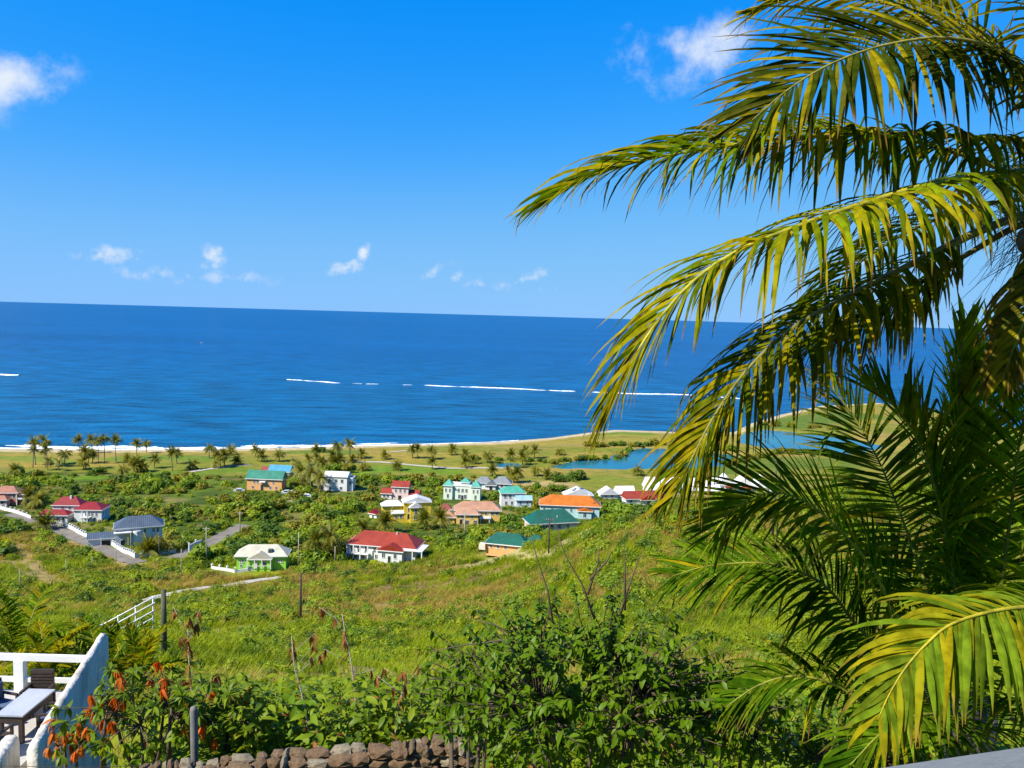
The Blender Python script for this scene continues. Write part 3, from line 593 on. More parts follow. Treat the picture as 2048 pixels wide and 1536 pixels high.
# green roofs
H = House('pink_house', 'pink walled house with broad dark green hip roof behind the utility pole', 1106, 1066, 16, 64)
w = H.wing(-46, 52, 2, 46, 22, 'palepink', 'hip', 20, 'r_green', over=3.5); H.wins(w, 'f', (12, 26, 44, 60, 78), 8, 5, 8); H.wins(w, 'l', (12, 28), 8, 5, 7); H.win(w, 'f', 34, 0, 6, 14, name='door', pane='dark'); H.part('vent_pipe', 10, 11.2, 8, 9.2, 26, 33, 'trim')
H = House('orange_walled_bungalow', 'orange walled bungalow with dark green hip roof half hidden by the slope', 1022, 1104, -14, 72)
w = H.wing(-52, 30, 2, 40, 16, 'peach', 'hip', 16, 'r_green', over=4); H.wins(w, 'f', (10, 24, 40), 4, 5, 7); H.win(w, 'l', 12, 0, 10, 11, name='door', pane='dark')
w = H.wing(24, 68, 8, 44, 17, 'peach', 'hip', 15, 'r_green', over=4); H.wins(w, 'f', (12, 28), 5, 5, 7); H.part('entrance_wall', -66, -53, -4, 10, 0, 11, 'cream')
# small white roofs
H = House('solar_panel_house', 'white roofed house with dark solar panels behind the orange roof', 1158, 998, 6, 34)
w = H.wing(-28, 28, 0, 26, 8, 'white', 'gable', 12, 'r_white', axis='y'); H.wins(w, 'f', (12, 28, 44), 1, 5, 5)
for k, (x, y) in enumerate(((-14, 6), (-8, 14))): H.part('solar_panel', x, x + 20, y - 4, y + 1, 17 + k * 1.2, 18 + k * 1.2, 'glass')
H = House('white_roof_house', 'low white house with two white gable roofs beside bushes', 1235, 997, 10, 38)
w = H.wing(-34, 0, 0, 22, 10, 'white', 'gable', 11, 'r_white', axis='y'); H.wins(w, 'f', (10, 22), 2, 4, 5); w = H.wing(1, 36, 4, 26, 10, 'white', 'gable', 12, 'r_white'); H.wins(w, 'f', (8, 24), 2, 4, 5)
H = House('brick_red_roof_house', 'white gabled house with brick red roof at the crest of the slope', 1292, 1008, 12, 46)
w = H.wing(-42, 36, 0, 26, 12, 'white', 'gable', 12, 'r_red', over=2); H.wins(w, 'f', (10, 30, 52), 3, 5, 6); w = H.wing(-12, 16, -8, -.3, 11, 'white', 'gable', 10, 'r_red', axis='y'); H.win(w, 'f', 14, 2, 6, 6)
H = House('white_hall', 'long white roofed hall behind the brick red roof', 1372, 990, 4, 86, 'hall')
w = H.wing(-76, 70, 4, 50, 10, 'white', 'gable', 20, 'r_white', over=2); H.wins(w, 'f', (14, 40, 66, 92, 120), 2, 6, 6)
H = House('white_hall', 'white hall with three stepped gable roofs near the double pole', 1490, 984, -6, 62, 'hall')
for x in (-54, -18, 18): w = H.wing(x, x + 35.4, 2, 44, 12, 'white', 'gable', 17, 'r_white', axis='y', over=1); H.wins(w, 'f', (10, 26), 2, 6, 6)
H.part('awning', -40, 30, -6, 1.8, 9, 10, 'r_red')
H = House('garden_shed', 'small white shed with dark red roof between the scrub and the yellow house', 746, 1036, -30, 16, 'shed')
w = H.wing(-9, 9, 0, 16, 10, 'white', 'gable', 7, 'r_crimson', axis='y'); H.win(w, 'f', 9, 0, 4, 7, name='door', pane='dark')

# ------------------------------------------------------------------ garden walls with knobbed posts
WALLS = []
def garden_wall(label, pp, h, post_every, pw=.28):
    pts = gpts(pp); WALLS.append((pts, 2.4)); h = h * 1.2; root = empty('garden_wall', pts[0]); tag(root, label, 'wall'); o = pts[0]
    pm_ = MB(); pm_.box(-pw / 2, pw / 2, -pw / 2, pw / 2, -.6, h + .45); pm_.box(-pw * .8, pw * .8, -pw * .8, pw * .8, h + .45, h + .6); pme = pm_.me('post', [M_['white']])
    for a, b in zip(pts[:-1], pts[1:]):
        k = max(1, int((b - a).length / post_every)); d = (b - a)
        for i in range(k):
            p = a + d * (i / k); q = a + d * ((i + 1) / k); p.z = zt(p.x, p.y); q.z = zt(q.x, q.y)
            s = Vector((d.y, -d.x, 0)).normalized() * .09; mb = MB()
            v = [p - s, q - s, q + s, p + s]
            mb.v = [tuple(w_ - o - Vector((0, 0, .6))) for w_ in v] + [tuple(w_ - o + Vector((0, 0, h))) for w_ in v]
            mb.f = [[0, 3, 2, 1], [4, 5, 6, 7], [0, 1, 5, 4], [1, 2, 6, 5], [2, 3, 7, 6], [3, 0, 4, 7]]; mb.m = [0] * 6; mb.build('wall_panel', M_['white'], root)
            obj('post', pme, root, p - o, (0, 0, math.atan2(d.y, d.x)))
garden_wall('white garden wall with pointed posts along the road to the crimson villa', [(108, 1048), (140, 1058), (176, 1076)], .95, 1.7)
garden_wall('white picket topped wall round the slate roofed villa', [(214, 1086), (240, 1102), (270, 1117), (310, 1111), (352, 1106)], .9, 1.4)
garden_wall('plain white wall panel past the gateway of the slate roofed villa', [(378, 1104), (404, 1092)], 1.6, 4.5)
garden_wall('low white wall before the coral house', [(-30, 1012), (30, 1026), (62, 1038)], .9, 2.6)
garden_wall('low pale wall in front of the lime cottage', [(424, 1138), (470, 1146), (545, 1140)], .6, 2.5)
# ------------------------------------------------------------------ cars
def car(label, px, py, yaw, m, sc=1.0):
    p = at(px, py); r = empty('parked_car', p + Vector((0, 0, .02)), R(yaw)); r.scale = (sc,) * 3; tag(r, label, 'car')
    prof = [(-2.1, .35), (-2.1, .85), (-1.9, 1.0), (-1.3, 1.08), (-.8, 1.5), (.8, 1.52), (1.55, 1.05), (2.1, .9), (2.2, .4)]
    def ext(prof, w0, w1, zt0=1.05):
        v = []; f = []; n = len(prof)
        for sg in (-1, 1):
            for x, z in prof: v.append((x, sg * (w0 if z <= zt0 else w1), z))
        for i in range(n): j = (i + 1) % n; f.append((i, j, n + j, n + i))
        f.append(tuple(range(n))[::-1]); f.append(tuple(range(n, 2 * n))); return v, f
    v, f = ext(prof, .86, .68); obj('body', mesh('body', v, f, M_[m]), r)
    v, f = ext([(-1.22, 1.1), (-.78, 1.45), (.75, 1.46), (1.42, 1.1)], .875, .73, 1.2); obj('side_window', mesh('side_window', v, f, M_['glass']), r)
    for x in (-1.35, 1.35):
        for y in (-.8, .8):
            w_ = MB(); w_.tube([(x, y - .1, .32), (x, y + .1, .32)], .32, 14); o = w_.build('wheel', M_['carblack'], r)
            w_ = MB(); w_.tube([(x, y - .115, .32), (x, y + .115, .32)], .17, 10); w_.build('hub_cap', M_['carwhite'], o)
    for y in (-.55, .55): MB().box(2.12, 2.2, y - .15, y + .15, .62, .78).build('headlight', M_['trim'], r)
car('silver car parked beside the peach house', 574, 988, 10, 'carwhite'); car('white pickup parked between the peach and white box houses', 592, 986, -20, 'trim'); car('white car on the drive below the white box house', 613, 996, 5, 'trim')
car('dark car in the gateway of the slate roofed villa', 196, 1081, -25, 'carblue'); car('pale car half hidden left of the peach house', 478, 985, 15, 'carwhite')

# ------------------------------------------------------------------ utility poles and wires
def pole(label, px, py_base, py_top, rad, m, arms=1, depth=None, group=None, name='utility_pole'):
    if depth is None: p = at(px, py_base)
    else:
        q = atd(px, py_base, depth); p = Vector((q.x, q.y, zt(q.x, q.y)))
    d = (p - CAM).dot(fwd); h = max(2.0, (atd(px, py_top, d) - p).z)
    r = empty(name, p); tag(r, label, 'pole', group)
    MB().tube([(0, 0, -.6), (0, 0, h * .5), (0, 0, h)], [rad * 1.15, rad, rad * .8], 8).build('shaft', M_[m], r, smooth=True)
    for k in range(arms):
        o = MB().box(-.9, .9, -.06, .06, h - .55 - k * .8, h - .43 - k * .8).build('crossarm', M_[m], r)
        for x in (-.75, -.25, .25, .75): MB().tube([(x, 0, h - .43 - k * .8), (x, 0, h - .25 - k * .8)], .04, 6).build('insulator', M_['trim'], o)
    return p, h
p1 = pole('dark wooden utility pole standing alone in the hillside grass', 601, 1241, 1143, .20, 'wood', 0)
p2 = pole('dark utility pole in front of the dark green roofs', 1097, 1107, 1034, .17, 'wood', 1)
p3 = pole('mossy green thick wooden pole beside the deck palms', 329, 1400, 1176, .19, 'greenwood', 0, depth=50)
p4 = pole('pale utility pole near the end of the picket wall', 413, 1127, 1052, .15, 'palewood', 1)
p5 = pole('pale tall pole between the lime cottage and the palms', 597, 1137, 1062, .14, 'palewood', 0)
p6 = pole('pale utility pole with crossarm below the ochre villa', 929, 1082, 1024, .16, 'palewood', 1)
p7 = pole('thin pole left of the white red roofed house', 670, 1126, 1092, .13, 'palewood', 0)
p8 = pole('pale thin post below the picket wall', 363, 1158, 1096, .11, 'palewood', 0)
p9 = pole('wooden pole standing by the asphalt bend', 480, 1066, 1022, .14, 'palewood', 1)
p10 = pole('thin pole before the orange tiled roof', 1187, 1036, 990, .10, 'wood', 0)
p11 = pole('pair of weathered poles at the white halls', 1549, 1000, 914, .19, 'greenwood', 1, depth=125); pole('slim pole beside the weathered one at the white halls', 1558, 1000, 912, .12, 'wood', 0, depth=126)
for i, (x, yb, yt) in enumerate(((185, 1140, 1112), (132, 1145, 1118), (40, 1182, 1140), (262, 1112, 1062), (318, 1112, 1070), (232, 1128, 1092))):
    pole('short grey post standing in the scrub near the asphalt road', x, yb, yt, .09, 'palewood', 0, group='short posts near the road', name='fence_post')
def wire(a, b, sag, label):
    pts = [a.lerp(b, t) - Vector((0, 0, sag * 4 * t * (1 - t))) for t in np.linspace(0, 1, 17)]
    tag(MB().tube(pts, .014, 4).build('power_line', M_['wood'], None), label, 'wire')
tp = lambda q: Vector((q[0].x, q[0].y, q[0].z + q[1] - .35))
wire(tp(p1), tp(p2), 2.2, 'thin power line from the hillside pole to the green roofs'); wire(tp(p1), tp(p3), 2.2, 'thin power line from the mossy pole to the hillside pole')
wire(tp(p4), tp(p9), 1.0, 'thin power line along the asphalt road'); wire(tp(p1) - Vector((0, 0, .9)), tp(p3) - Vector((0, 0, .9)), 2.2, 'lower thin line from the mossy pole to the hillside pole'); wire(tp(p1) - Vector((0, 0, .9)), tp(p2) - Vector((0, 0, .9)), 2.2, 'lower thin line from the hillside pole to the green roofs')

# ------------------------------------------------------------------ rail fence on the driveway edge
fr0 = empty('rail_fence', at(310, 1262)); tag(fr0, 'white four rail pipe fence slanting down behind the deck', 'fence')
dA = 62.0
def fpt(px, py): return atd(px, py, dA) - fr0.location
for k, (ya, yb) in enumerate(((1192, 1311), (1205, 1325), (1221, 1341), (1236, 1356))):
    MB().tube([fpt(312 - k * 2, ya), fpt(90, yb)], .05, 8).build('rail', M_['paintwhite'], fr0, smooth=True)
for t in np.linspace(.02, .98, 7):
    px = 310 + (92 - 310) * t; a = fpt(px, 1190 + 119 * t); b = fpt(px, 1236 + 119 * t); g = zt(*(b + fr0.location).xy) - fr0.location.z
    MB().tube([a, (a.x, a.y, min(b.z - .2, g - .4))], .045, 8).build('post', M_['paintwhite'], fr0, smooth=True)
# small boat far out
bp = g3((403, 687)); br = empty('small_boat', bp, R(20)); tag(br, 'tiny white fishing boat far out on the open sea', 'boat')
v = [(-3, -1, -.2), (2, -1, -.2), (3.6, 0, .3), (2, 1, -.2), (-3, 1, -.2), (-3, -1.2, .9), (2, -1.2, 1), (4.2, 0, 1.3), (2, 1.2, 1), (-3, 1.2, .9)]
obj('hull', mesh('hull', v, [(0, 1, 2, 3, 4)[::-1], (5, 6, 7, 8, 9), (0, 1, 6, 5), (1, 2, 7, 6), (2, 3, 8, 7), (3, 4, 9, 8), (4, 0, 5, 9)], M_['trim']), br); MB().box(-1.4, .6, -.8, .8, 1.0, 2.6).build('cabin', M_['trim'], br)

# ------------------------------------------------------------------ small palms of the coast (shared meshes)
PG = leaf('coast_palm_leaf', (.10, .13, .008), (.24, .22, .014), .3, .55, .2); PY = leaf('yellow_palm_leaf', (.34, .30, .035), (.24, .24, .03), .3, .5)
def tiny_crown(seed, nf, ln, droop):
    r = random.Random(seed); v = []; f = []
    for i in range(nf):
        az = 2 * math.pi * (i + r.uniform(-.3, .3)) / nf * 2.0; el = R(r.choice((70, 45, 25, 5, -20)) + r.uniform(-10, 10)); l = ln * r.uniform(.85, 1.1)
        d = Vector((math.cos(az) * math.cos(el), math.sin(az) * math.cos(el), math.sin(el))); p = Vector((0, 0, 0)); pts = [p.copy()]; n = 8
        for k in range(n):
            d = (d + Vector((0, 0, -droop * (.5 + k / n)))).normalized(); p = p + d * l / n; pts.append(p.copy())
        s = Vector((-math.sin(az), math.cos(az), 0))
        for k in range(1, n + 1):
            t = k / n; w = l * .24 * math.sin(math.pi * min(1, .15 + t * .85)) + .05
            a, b = pts[k - 1], pts[k]; fw = (b - a) * 1.1
            for sg in (-1, 1):
                for q in (0, .5):
                    o0 = a.lerp(b, q); o1 = a.lerp(b, q + .46); tip = o0 + s * sg * w + fw + Vector((0, 0, -w * r.uniform(.5, 1.0)))
                    m = len(v); v += [tuple(o0), tuple(o1), tuple(tip)]; f.append((m, m + 1, m + 2))
    return v, f
crowns = [mesh('crown', *tiny_crown(i, 32, 3.5, .15 + .04 * (i % 3)), PG) for i in range(5)]
crowns.append(mesh('crown', *tiny_crown(9, 28, 3.2, .22), PY))
def tiny_trunk(h, lean, seed):
    r = random.Random(seed); pts = [(lean * (t ** 1.6) * h, .03 * h * math.sin(3 * t), -.4 + (h + .4) * t) for t in np.linspace(0, 1, 7)]
    return MB().tube(pts, [.23 - .10 * t for t in np.linspace(0, 1, 7)], 7).me('trunk', [M_['trunk']], True), pts[-1]
trunks = {}
def landmark(x, y, far=34):
    best = min(HOUSES, key=lambda h: math.hypot(x - h[0], y - h[1]) - h[2]); d = math.hypot(x - best[0], y - best[1]) - best[2]
    return best[3] if d < far else None
def palm_place(x, y, h):
    size = 'tall' if h > 8.5 else 'short' if h < 5 else 'slender'
    if float(np.interp(x, CX, CY)) - y < 26: return size + ' coconut palm at the edge of the beach by the surf'
    if min(float(pldist(np.array([x]), np.array([y]), q + q[:1])[0]) for q in ponds) < 22: return size + ' coconut palm on the bank of the golf pond'
    lm_ = landmark(x, y, 30)
    if lm_: return size + ' coconut palm on the grass near the ' + lm_
    for r_ in ROADS[3:]:
        if float(pldist(np.array([x]), np.array([y]), r_[2])[0]) < 16: return size + ' coconut palm beside the pale golf cart path'
    return size + ' coconut palm standing out on the open golf grass'
def coast_palm(px, top, base, ci, label, group, name='coconut_palm', cs=1.0):
    p = at(px, base); d = (p - CAM).dot(fwd); h = max(1.6, (base - top) * d / F - 1.6 * cs); hk = max(2, round(h)); ln = random.choice((-.06, .02, .09))
    if (hk, ln) not in trunks: trunks[(hk, ln)] = tiny_trunk(hk, ln, hk)
    tm, tip = trunks[(hk, ln)]
    if label is None: label = palm_place(p.x, p.y, (base - top) * d / F); group = label.split(' coconut ')[1] + ', ' + label.split()[0]
    r = empty(name, p, random.uniform(0, 6.28)); tag(r, label, 'palm tree', group)
    obj('trunk', tm, r); obj('crown', crowns[ci], r, tip, (0, 0, random.uniform(0, 6)), cs * random.uniform(1.0, 1.3))
K1 = 450 / 2033
set1 = [(298, 120, 385), (320, 190, 360), (415, 110, 385), (430, 190, 360), (585, 220, 350), (715, 105, 240), (775, 190, 400), (830, 100, 250), (885, 110, 350), (940, 70, 350), (1050, 95, 330), (835, 225, 340), (755, 280, 400),
        (1230, 145, 300), (1325, 140, 250), (1160, 265, 365), (1240, 280, 425), (1270, 330, 425), (1395, 270, 390), (1105, 350, 460), (1560, 215, 415), (1600, 215, 350), (1745, 325, 400), (130, 375, 500), (1890, 180, 300), (800, 240, 345), (1215, 340, 430), (20, 170, 260) if False else (1300, 340, 425)]
set2 = [(150, 230, 380), (220, 240, 370), (185, 260, 385), (280, 200, 265), (330, 280, 360), (500, 190, 290), (560, 250, 330), (715, 225, 330), (1050, 180, 330), (975, 265, 360), (1065, 265, 370), (1185, 250, 400), (1240, 150, 330), (1275, 265, 400), (1355, 145, 300),
        (1370, 270, 340), (1465, 225, 300), (1480, 330, 410), (1670, 250, 310), (1785, 330, 410), (1920, 180, 300), (1965, 185, 300), (1320, 330, 430), (1100, 300, 390), (1225, 300, 410)]
set3 = [(650, 195, 310), (650, 290, 400), (830, 195, 270), (945, 220, 330), (945, 290, 385), (1155, 240, 340), (1355, 230, 390), (1465, 255, 360), (1490, 205, 260), (1575, 195, 300), (1800, 210, 270), (1200, 360, 460), (1345, 380, 480), (1420, 380, 520), (1390, 420, 520), (1585, 360, 460), (1690, 430, 490), (1020, 280, 350)]
for k, (st_, ox) in enumerate(((set1, 0), (set2, 400), (set3, 720))):
    for i, (x, t, b) in enumerate(st_):
        coast_palm(ox + x * K1, 850 + t * K1, 850 + b * K1, (i * 3 + k) % 5, None, None)
coast_palm(1275, 933, 951, 2, None, None)
for x, t, b in ((96, 915, 940), (118, 918, 942), (590, 918, 941), (592, 922, 942), (384, 925, 940), (430, 925, 936)):
    coast_palm(x + 0, t, b, 5, 'yellow leaved low palm on the golf grass', 'yellow palms on the golf course', cs=.9)
for x, t, b, lb in ((728, 1040, 1074, 'dark green palm behind the long red roof'), (880, 1022, 1066, 'bushy palm below the ochre villa'), (770, 1030, 1066, 'palm beside the low wing of the yellow house'), (92, 1032, 1058, 'spiky palm at the road wall before the crimson villa'), (330, 1068, 1104, 'palm at the corner of the slate roofed villa garden'),
                     (660, 1060, 1118, 'tall yellowing palm beside the white red roofed house'), (632, 1066, 1120, 'yellow green palm among banana plants near the lime cottage'), (75, 985, 1016, 'palm between the coral house and the crimson villa'), (60, 978, 1012, 'low palm behind the coral house wall'), (850, 1026, 1058, 'dark palm by the yellow house gable'), (300, 1078, 1112, 'orange tinged palm inside the picket wall')):
    coast_palm(x, t, b, random.randrange(5), lb, None, 'garden_palm', 1.25)
for x, t, b in ((606, 928, 976), (622, 934, 980), (640, 940, 985)):
    coast_palm(x, t, b, 5, 'tall pale feathery palm between the peach house and the white box house', 'pale feathery palms by the white box house', 'feathery_palm', 1.5)

# ------------------------------------------------------------------ bushes
def bush_mesh(name, seed, n, mat, rx=1.0, rz=.85, ls=.16, lumps=7, core=True):
    r = random.Random(seed); v = []; f = []; mi = []
    cs = [Vector((r.uniform(-.55, .55) * rx, r.uniform(-.55, .55) * rx, r.uniform(.25, .75) * rz)) for _ in range(lumps)]; rs = [r.uniform(.32, .55) for _ in cs]
    for i in range(n):
        k = r.randrange(lumps); d = Vector((r.gauss(0, 1), r.gauss(0, 1), r.gauss(.25, 1))).normalized(); p = cs[k] + d * rs[k] * (r.random() ** .35)
        if p.z < -.05: p.z = r.uniform(0, .2)
        nn = (d + Vector((r.uniform(-.7, .7), r.uniform(-.7, .7), r.uniform(-.1, .9)))).normalized(); t = nn.orthogonal().normalized(); t.rotate(Matrix.Rotation(r.uniform(0, 6.28), 3, nn)); b = nn.cross(t); l = ls * r.uniform(.6, 1.3)
        m = len(v); v += [tuple(p - t * l), tuple(p + b * l * .5), tuple(p + t * l), tuple(p - b * l * .5)]; f.append((m, m + 1, m + 2, m + 3)); mi.append(0)
    for a in range(3):
        q = cs[a % lumps]; mb = MB().tube([(q.x * .15, q.y * .15, -.15), (q.x * .5, q.y * .5, q.z * .5), tuple(q)], [.05, .04, .015], 5); o = len(v); v += mb.v; f += [[x + o for x in g] for g in mb.f]; mi += [1] * len(mb.f)
    return mesh(name, v, f, [mat, M_['bark']], mi=mi)
BL = [leaf('dark_bush_leaf', (.055, .115, .005), (.09, .155, .006), .3, .55, .25), leaf('bright_bush_leaf', (.20, .30, .006), (.30, .37, .009), .36, .55, .25), leaf('olive_bush_leaf', (.20, .21, .012), (.27, .25, .02), .3, .6, .2), leaf('mid_bush_leaf', (.12, .21, .006), (.18, .27, .007), .34, .55, .25), leaf('russet_bush_leaf', (.30, .11, .02), (.22, .12, .02), .3, .55)]
bush = []
for i, (mt, n) in enumerate(((0, 460), (0, 420), (1, 480), (1, 420), (2, 420), (3, 460), (3, 420), (2, 380), (4, 380))):
    bush.append(bush_mesh('scrub_bush', 100 + i, n, BL[mt], 1, random.uniform(.7, 1.0), .15, 6 + i % 4))
BLAB = {0: 'dense dark green bush in the scrub around the houses', 1: 'dense dark green bush in the scrub around the houses', 2: 'bright green rounded bush in the scrub around the houses', 3: 'bright green rounded bush in the scrub around the houses', 4: 'dry olive bush in the scrub around the houses', 5: 'mid green leafy bush in the scrub around the houses', 6: 'mid green leafy bush in the scrub around the houses', 7: 'dry olive bush in the scrub around the houses', 8: 'russet flowering bush in the scrub around the houses'}
BGRP = {0: 'dark bushes round the houses', 1: 'dark bushes round the houses', 2: 'bright bushes round the houses', 3: 'bright bushes round the houses', 4: 'olive bushes round the houses', 5: 'mid green bushes round the houses', 6: 'mid green bushes round the houses', 7: 'olive bushes round the houses', 8: 'russet bushes round the houses'}
road_pts = [(r[2], r[3]) for r in ROADS] + WALLS
def clear(x, y, s=0):
    for hx, hy, hr, _n in HOUSES:
        if (x - hx) ** 2 + (y - hy) ** 2 < (hr * .95 + s) ** 2: return False
    for pts, w in road_pts:
        if pldist(np.array([x]), np.array([y]), pts)[0] < w * .5 + s * .9: return False
    for pts, w, c in dirt[:1] + dirt[2:3]:
        if pldist(np.array([x]), np.array([y]), pts)[0] < w * .8 + s * .6: return False
    return True
placed = []
def sight_clear(x, y, s):          # do not stand a big bush right in front of a house
    for hx, hy, hr, _n in HOUSES:
        if y < hy and hy - y < 40 and abs(x * hy / y - hx) < hr * 1.0 + s * .6 and hy - y < 6 + hr + s * 3.2: return False
    return True
tries = 0
while len(placed) < 600 and tries < 12000:
    tries += 1; y = random.uniform(196, 338); a = random.uniform(-.68, .26); x = a * y
    ge = float(np.interp(x, [-220, -150, -60, 0, 60, 120, 200, 400], [330, 335, 352, 338, 318, 318, 330, 350])) - 6
    if y > ge: continue
    if x > -30 and y < 215: continue
    dn_ = float(fbm(np.array([x / 28]), np.array([y / 28]), 77)[0])
    if dn_ < .36: continue
    s = random.uniform(1.6, 2.9) + (1.9 * random.random() if dn_ > .48 else 0)
    if not clear(x, y, s * .9) or not sight_clear(x, y, s): continue
    if any((x - p[0]) ** 2 + (y - p[1]) ** 2 < (.46 * (s + p[2])) ** 2 for p in placed): continue
    placed.append((x, y, s))
def put_bush(x, y, s, i=None, lab=None, grp=None, name='scrub_bush'):
    i = random.choice((0, 0, 1, 2, 2, 3, 3, 4, 5, 5, 6, 6, 7)) if i is None else i
    o = obj(name, bush[i], None, (x, y, zt(x, y) - .1), (0, 0, random.uniform(0, 6.28)), (s * random.uniform(.9, 1.2), s * random.uniform(.9, 1.2), s * random.uniform(.75, 1.1)))
    if lab is None:
        lm_ = landmark(x, y, 22); lab = BLAB[i].replace('in the scrub around the houses', 'in the scrub near the ' + lm_ if lm_ else 'out in the scrub away from the houses'); grp = lab.replace(' bush', ' bushes')
    tag(o, lab, 'bush', grp); return o
placed.sort(key=lambda p: p[1])
for x, y, s in placed[:290]: put_bush(x, y, s)
FARB = placed[290:]
for (x0, y0, x1, y1, n, s0) in ((1210, 1060, 1480, 1010, 26, 2.0), (1180, 1100, 1420, 1080, 16, 1.5), (150, 1165, 330, 1215, 16, 2.2), (20, 1190, 140, 1215, 8, 2.0), (330, 1215, 640, 1230, 22, 1.7), (640, 1200, 820, 1185, 9, 1.4), (880, 1190, 1080, 1150, 12, 1.4), (250, 1150, 420, 1135, 10, 2.0), (560, 1150, 720, 1160, 10, 1.8), (820, 1260, 1000, 1230, 8, 1.2)):
    for i in range(n):
        p = at(x0 + (x1 - x0) * random.random(), y0 + (y1 - y0) * random.random() + random.uniform(-16, 16))
        if p.y > 228 or not clear(p.x, p.y, 1.2) or not clear(p.x, p.y + 3, 2.2) or not clear(p.x, p.y + 6, 1.5): continue
        b_ = random.choice((0, 1, 5, 6, 2, 3)); put_bush(p.x, p.y, s0 * random.uniform(.6, 1.3), b_, ('dark' if b_ < 2 else 'bright' if b_ < 4 else 'mid') + ' green rounded bush growing on the grassy slope ' + ('beside the pink house' if x0 > 1100 else 'below the asphalt road' if x1 < 450 else 'below the long red roof'), 'bushes on the grassy slope', 'slope_bush')
# bushes with a place of their own: golf margins, pond banks, slope
for k, (px, py, s) in enumerate([(1120, 962, 5), (1150, 958, 5.5), (1230, 1040, 3.6), (1255, 1034, 3.8), (1290, 1035, 3.2), (700, 940, 3.5), (680, 945, 4.2), (655, 940, 3.2), (640, 905, 4), (180, 950, 3), (205, 948, 3.4), (1190, 1008, 3)]):
    p = at(px, py); o = put_bush(p.x, p.y, s, (0, 1, 5, 6)[k % 4], 'leafy green tree standing clear on the golf margin', 'single leafy trees', 'leafy_tree')
k = 0
for (x0, y0, x1, y1, n, s0) in ((950, 917, 1110, 925, 15, 1.9), (1110, 925, 1240, 921, 12, 2.4), (1236, 918, 1262, 900, 5, 3.2), (1180, 893, 1345, 890, 12, 3.2), (1345, 893, 1480, 905, 10, 3.0), (1530, 850, 1720, 862, 9, 3.5), (1450, 930, 1570, 905, 11, 3.2), (1560, 905, 1720, 918, 8, 3), (690, 958, 860, 956, 9, 1.9), (860, 955, 1010, 957, 7, 1.8)):
    for i in range(n):
        bank = {950: 'behind the small greenish pond', 1110: 'along the far bank of the curving pond', 1236: 'at the bend of the curving pond', 1180: 'between the curving pond and the sea', 1345: 'above the curving pond near the lagoon', 1530: 'on the spit beyond the lagoon', 1450: 'between pond and lagoon above the white halls', 1560: 'on the near shore of the lagoon', 690: 'edging the fairway behind the pink tower house', 860: 'edging the fairway behind the turret house'}[x0]
        t = (i + random.uniform(-.3, .3)) / n; p = at(x0 + (x1 - x0) * t, y0 + (y1 - y0) * t + random.uniform(-2, 2))
        put_bush(p.x, p.y, s0 * random.uniform(.75, 1.25), random.choice((7, 4, 5, 6, 0)), 'olive green shrub in the row ' + bank, 'shrubs ' + bank, 'bank_shrub')

# ------------------------------------------------------------------ scatter (stuff): far scrub, hillside grass
def scatter(name, label, protos, pts, idx, rot, scl):
    col = bpy.data.collections.new(name + '_sources')
    for i, me_ in enumerate(protos):
        o = bpy.data.objects.new('%s_source_%02d' % (name, i), me_); col.objects.link(o)
    me = bpy.data.meshes.new(name); me.from_pydata([tuple(p) for p in pts], [], [])
    a = me.attributes.new('idx', 'INT', 'POINT'); a.data.foreach_set('value', np.asarray(idx, np.int32))
    a = me.attributes.new('rot', 'FLOAT_VECTOR', 'POINT'); a.data.foreach_set('vector', np.asarray(rot, np.float32).ravel())
    a = me.attributes.new('scl', 'FLOAT', 'POINT'); a.data.foreach_set('value', np.asarray(scl, np.float32))
    o = obj(name, me); tag(o, label, None, None, 'stuff')
    g = bpy.data.node_groups.new(name, 'GeometryNodeTree'); g.interface.new_socket('Geometry', in_out='INPUT', socket_type='NodeSocketGeometry'); g.interface.new_socket('Geometry', in_out='OUTPUT', socket_type='NodeSocketGeometry')
    i_ = N(g, 'NodeGroupInput'); o_2 = N(g, 'NodeGroupOutput'); ip = N(g, 'GeometryNodeInstanceOnPoints'); ci = N(g, 'GeometryNodeCollectionInfo')
    ci.inputs['Collection'].default_value = col; ci.inputs['Separate Children'].default_value = True; ci.inputs['Reset Children'].default_value = True
    def na(n_, ty):
        q = N(g, 'GeometryNodeInputNamedAttribute', data_type=ty); q.inputs['Name'].default_value = n_; return q.outputs['Attribute']
    e2 = N(g, 'FunctionNodeEulerToRotation'); L(g, na('rot', 'FLOAT_VECTOR'), e2.inputs[0])
    L(g, i_.outputs[0], ip.inputs['Points']); L(g, ci.outputs[0], ip.inputs['Instance']); ip.inputs['Pick Instance'].default_value = True
    L(g, na('idx', 'INT'), ip.inputs['Instance Index']); L(g, e2.outputs[0], ip.inputs['Rotation']); L(g, na('scl', 'FLOAT'), ip.inputs['Scale']); L(g, ip.outputs[0], o_2.inputs[0])
    md = o.modifiers.new('scatter', 'NODES'); md.node_group = g; return o
GR = [leaf('bright_grass', (.24, .33, .005), (.33, .38, .009), .4, .6, .15), leaf('dark_grass', (.10, .18, .005), (.19, .25, .007), .4, .6, .15), leaf('dry_grass', (.50, .36, .085), (.42, .32, .06), .35, .7, .12), leaf('brown_grass', (.24, .15, .05), (.32, .23, .07), .3, .7, .12)]
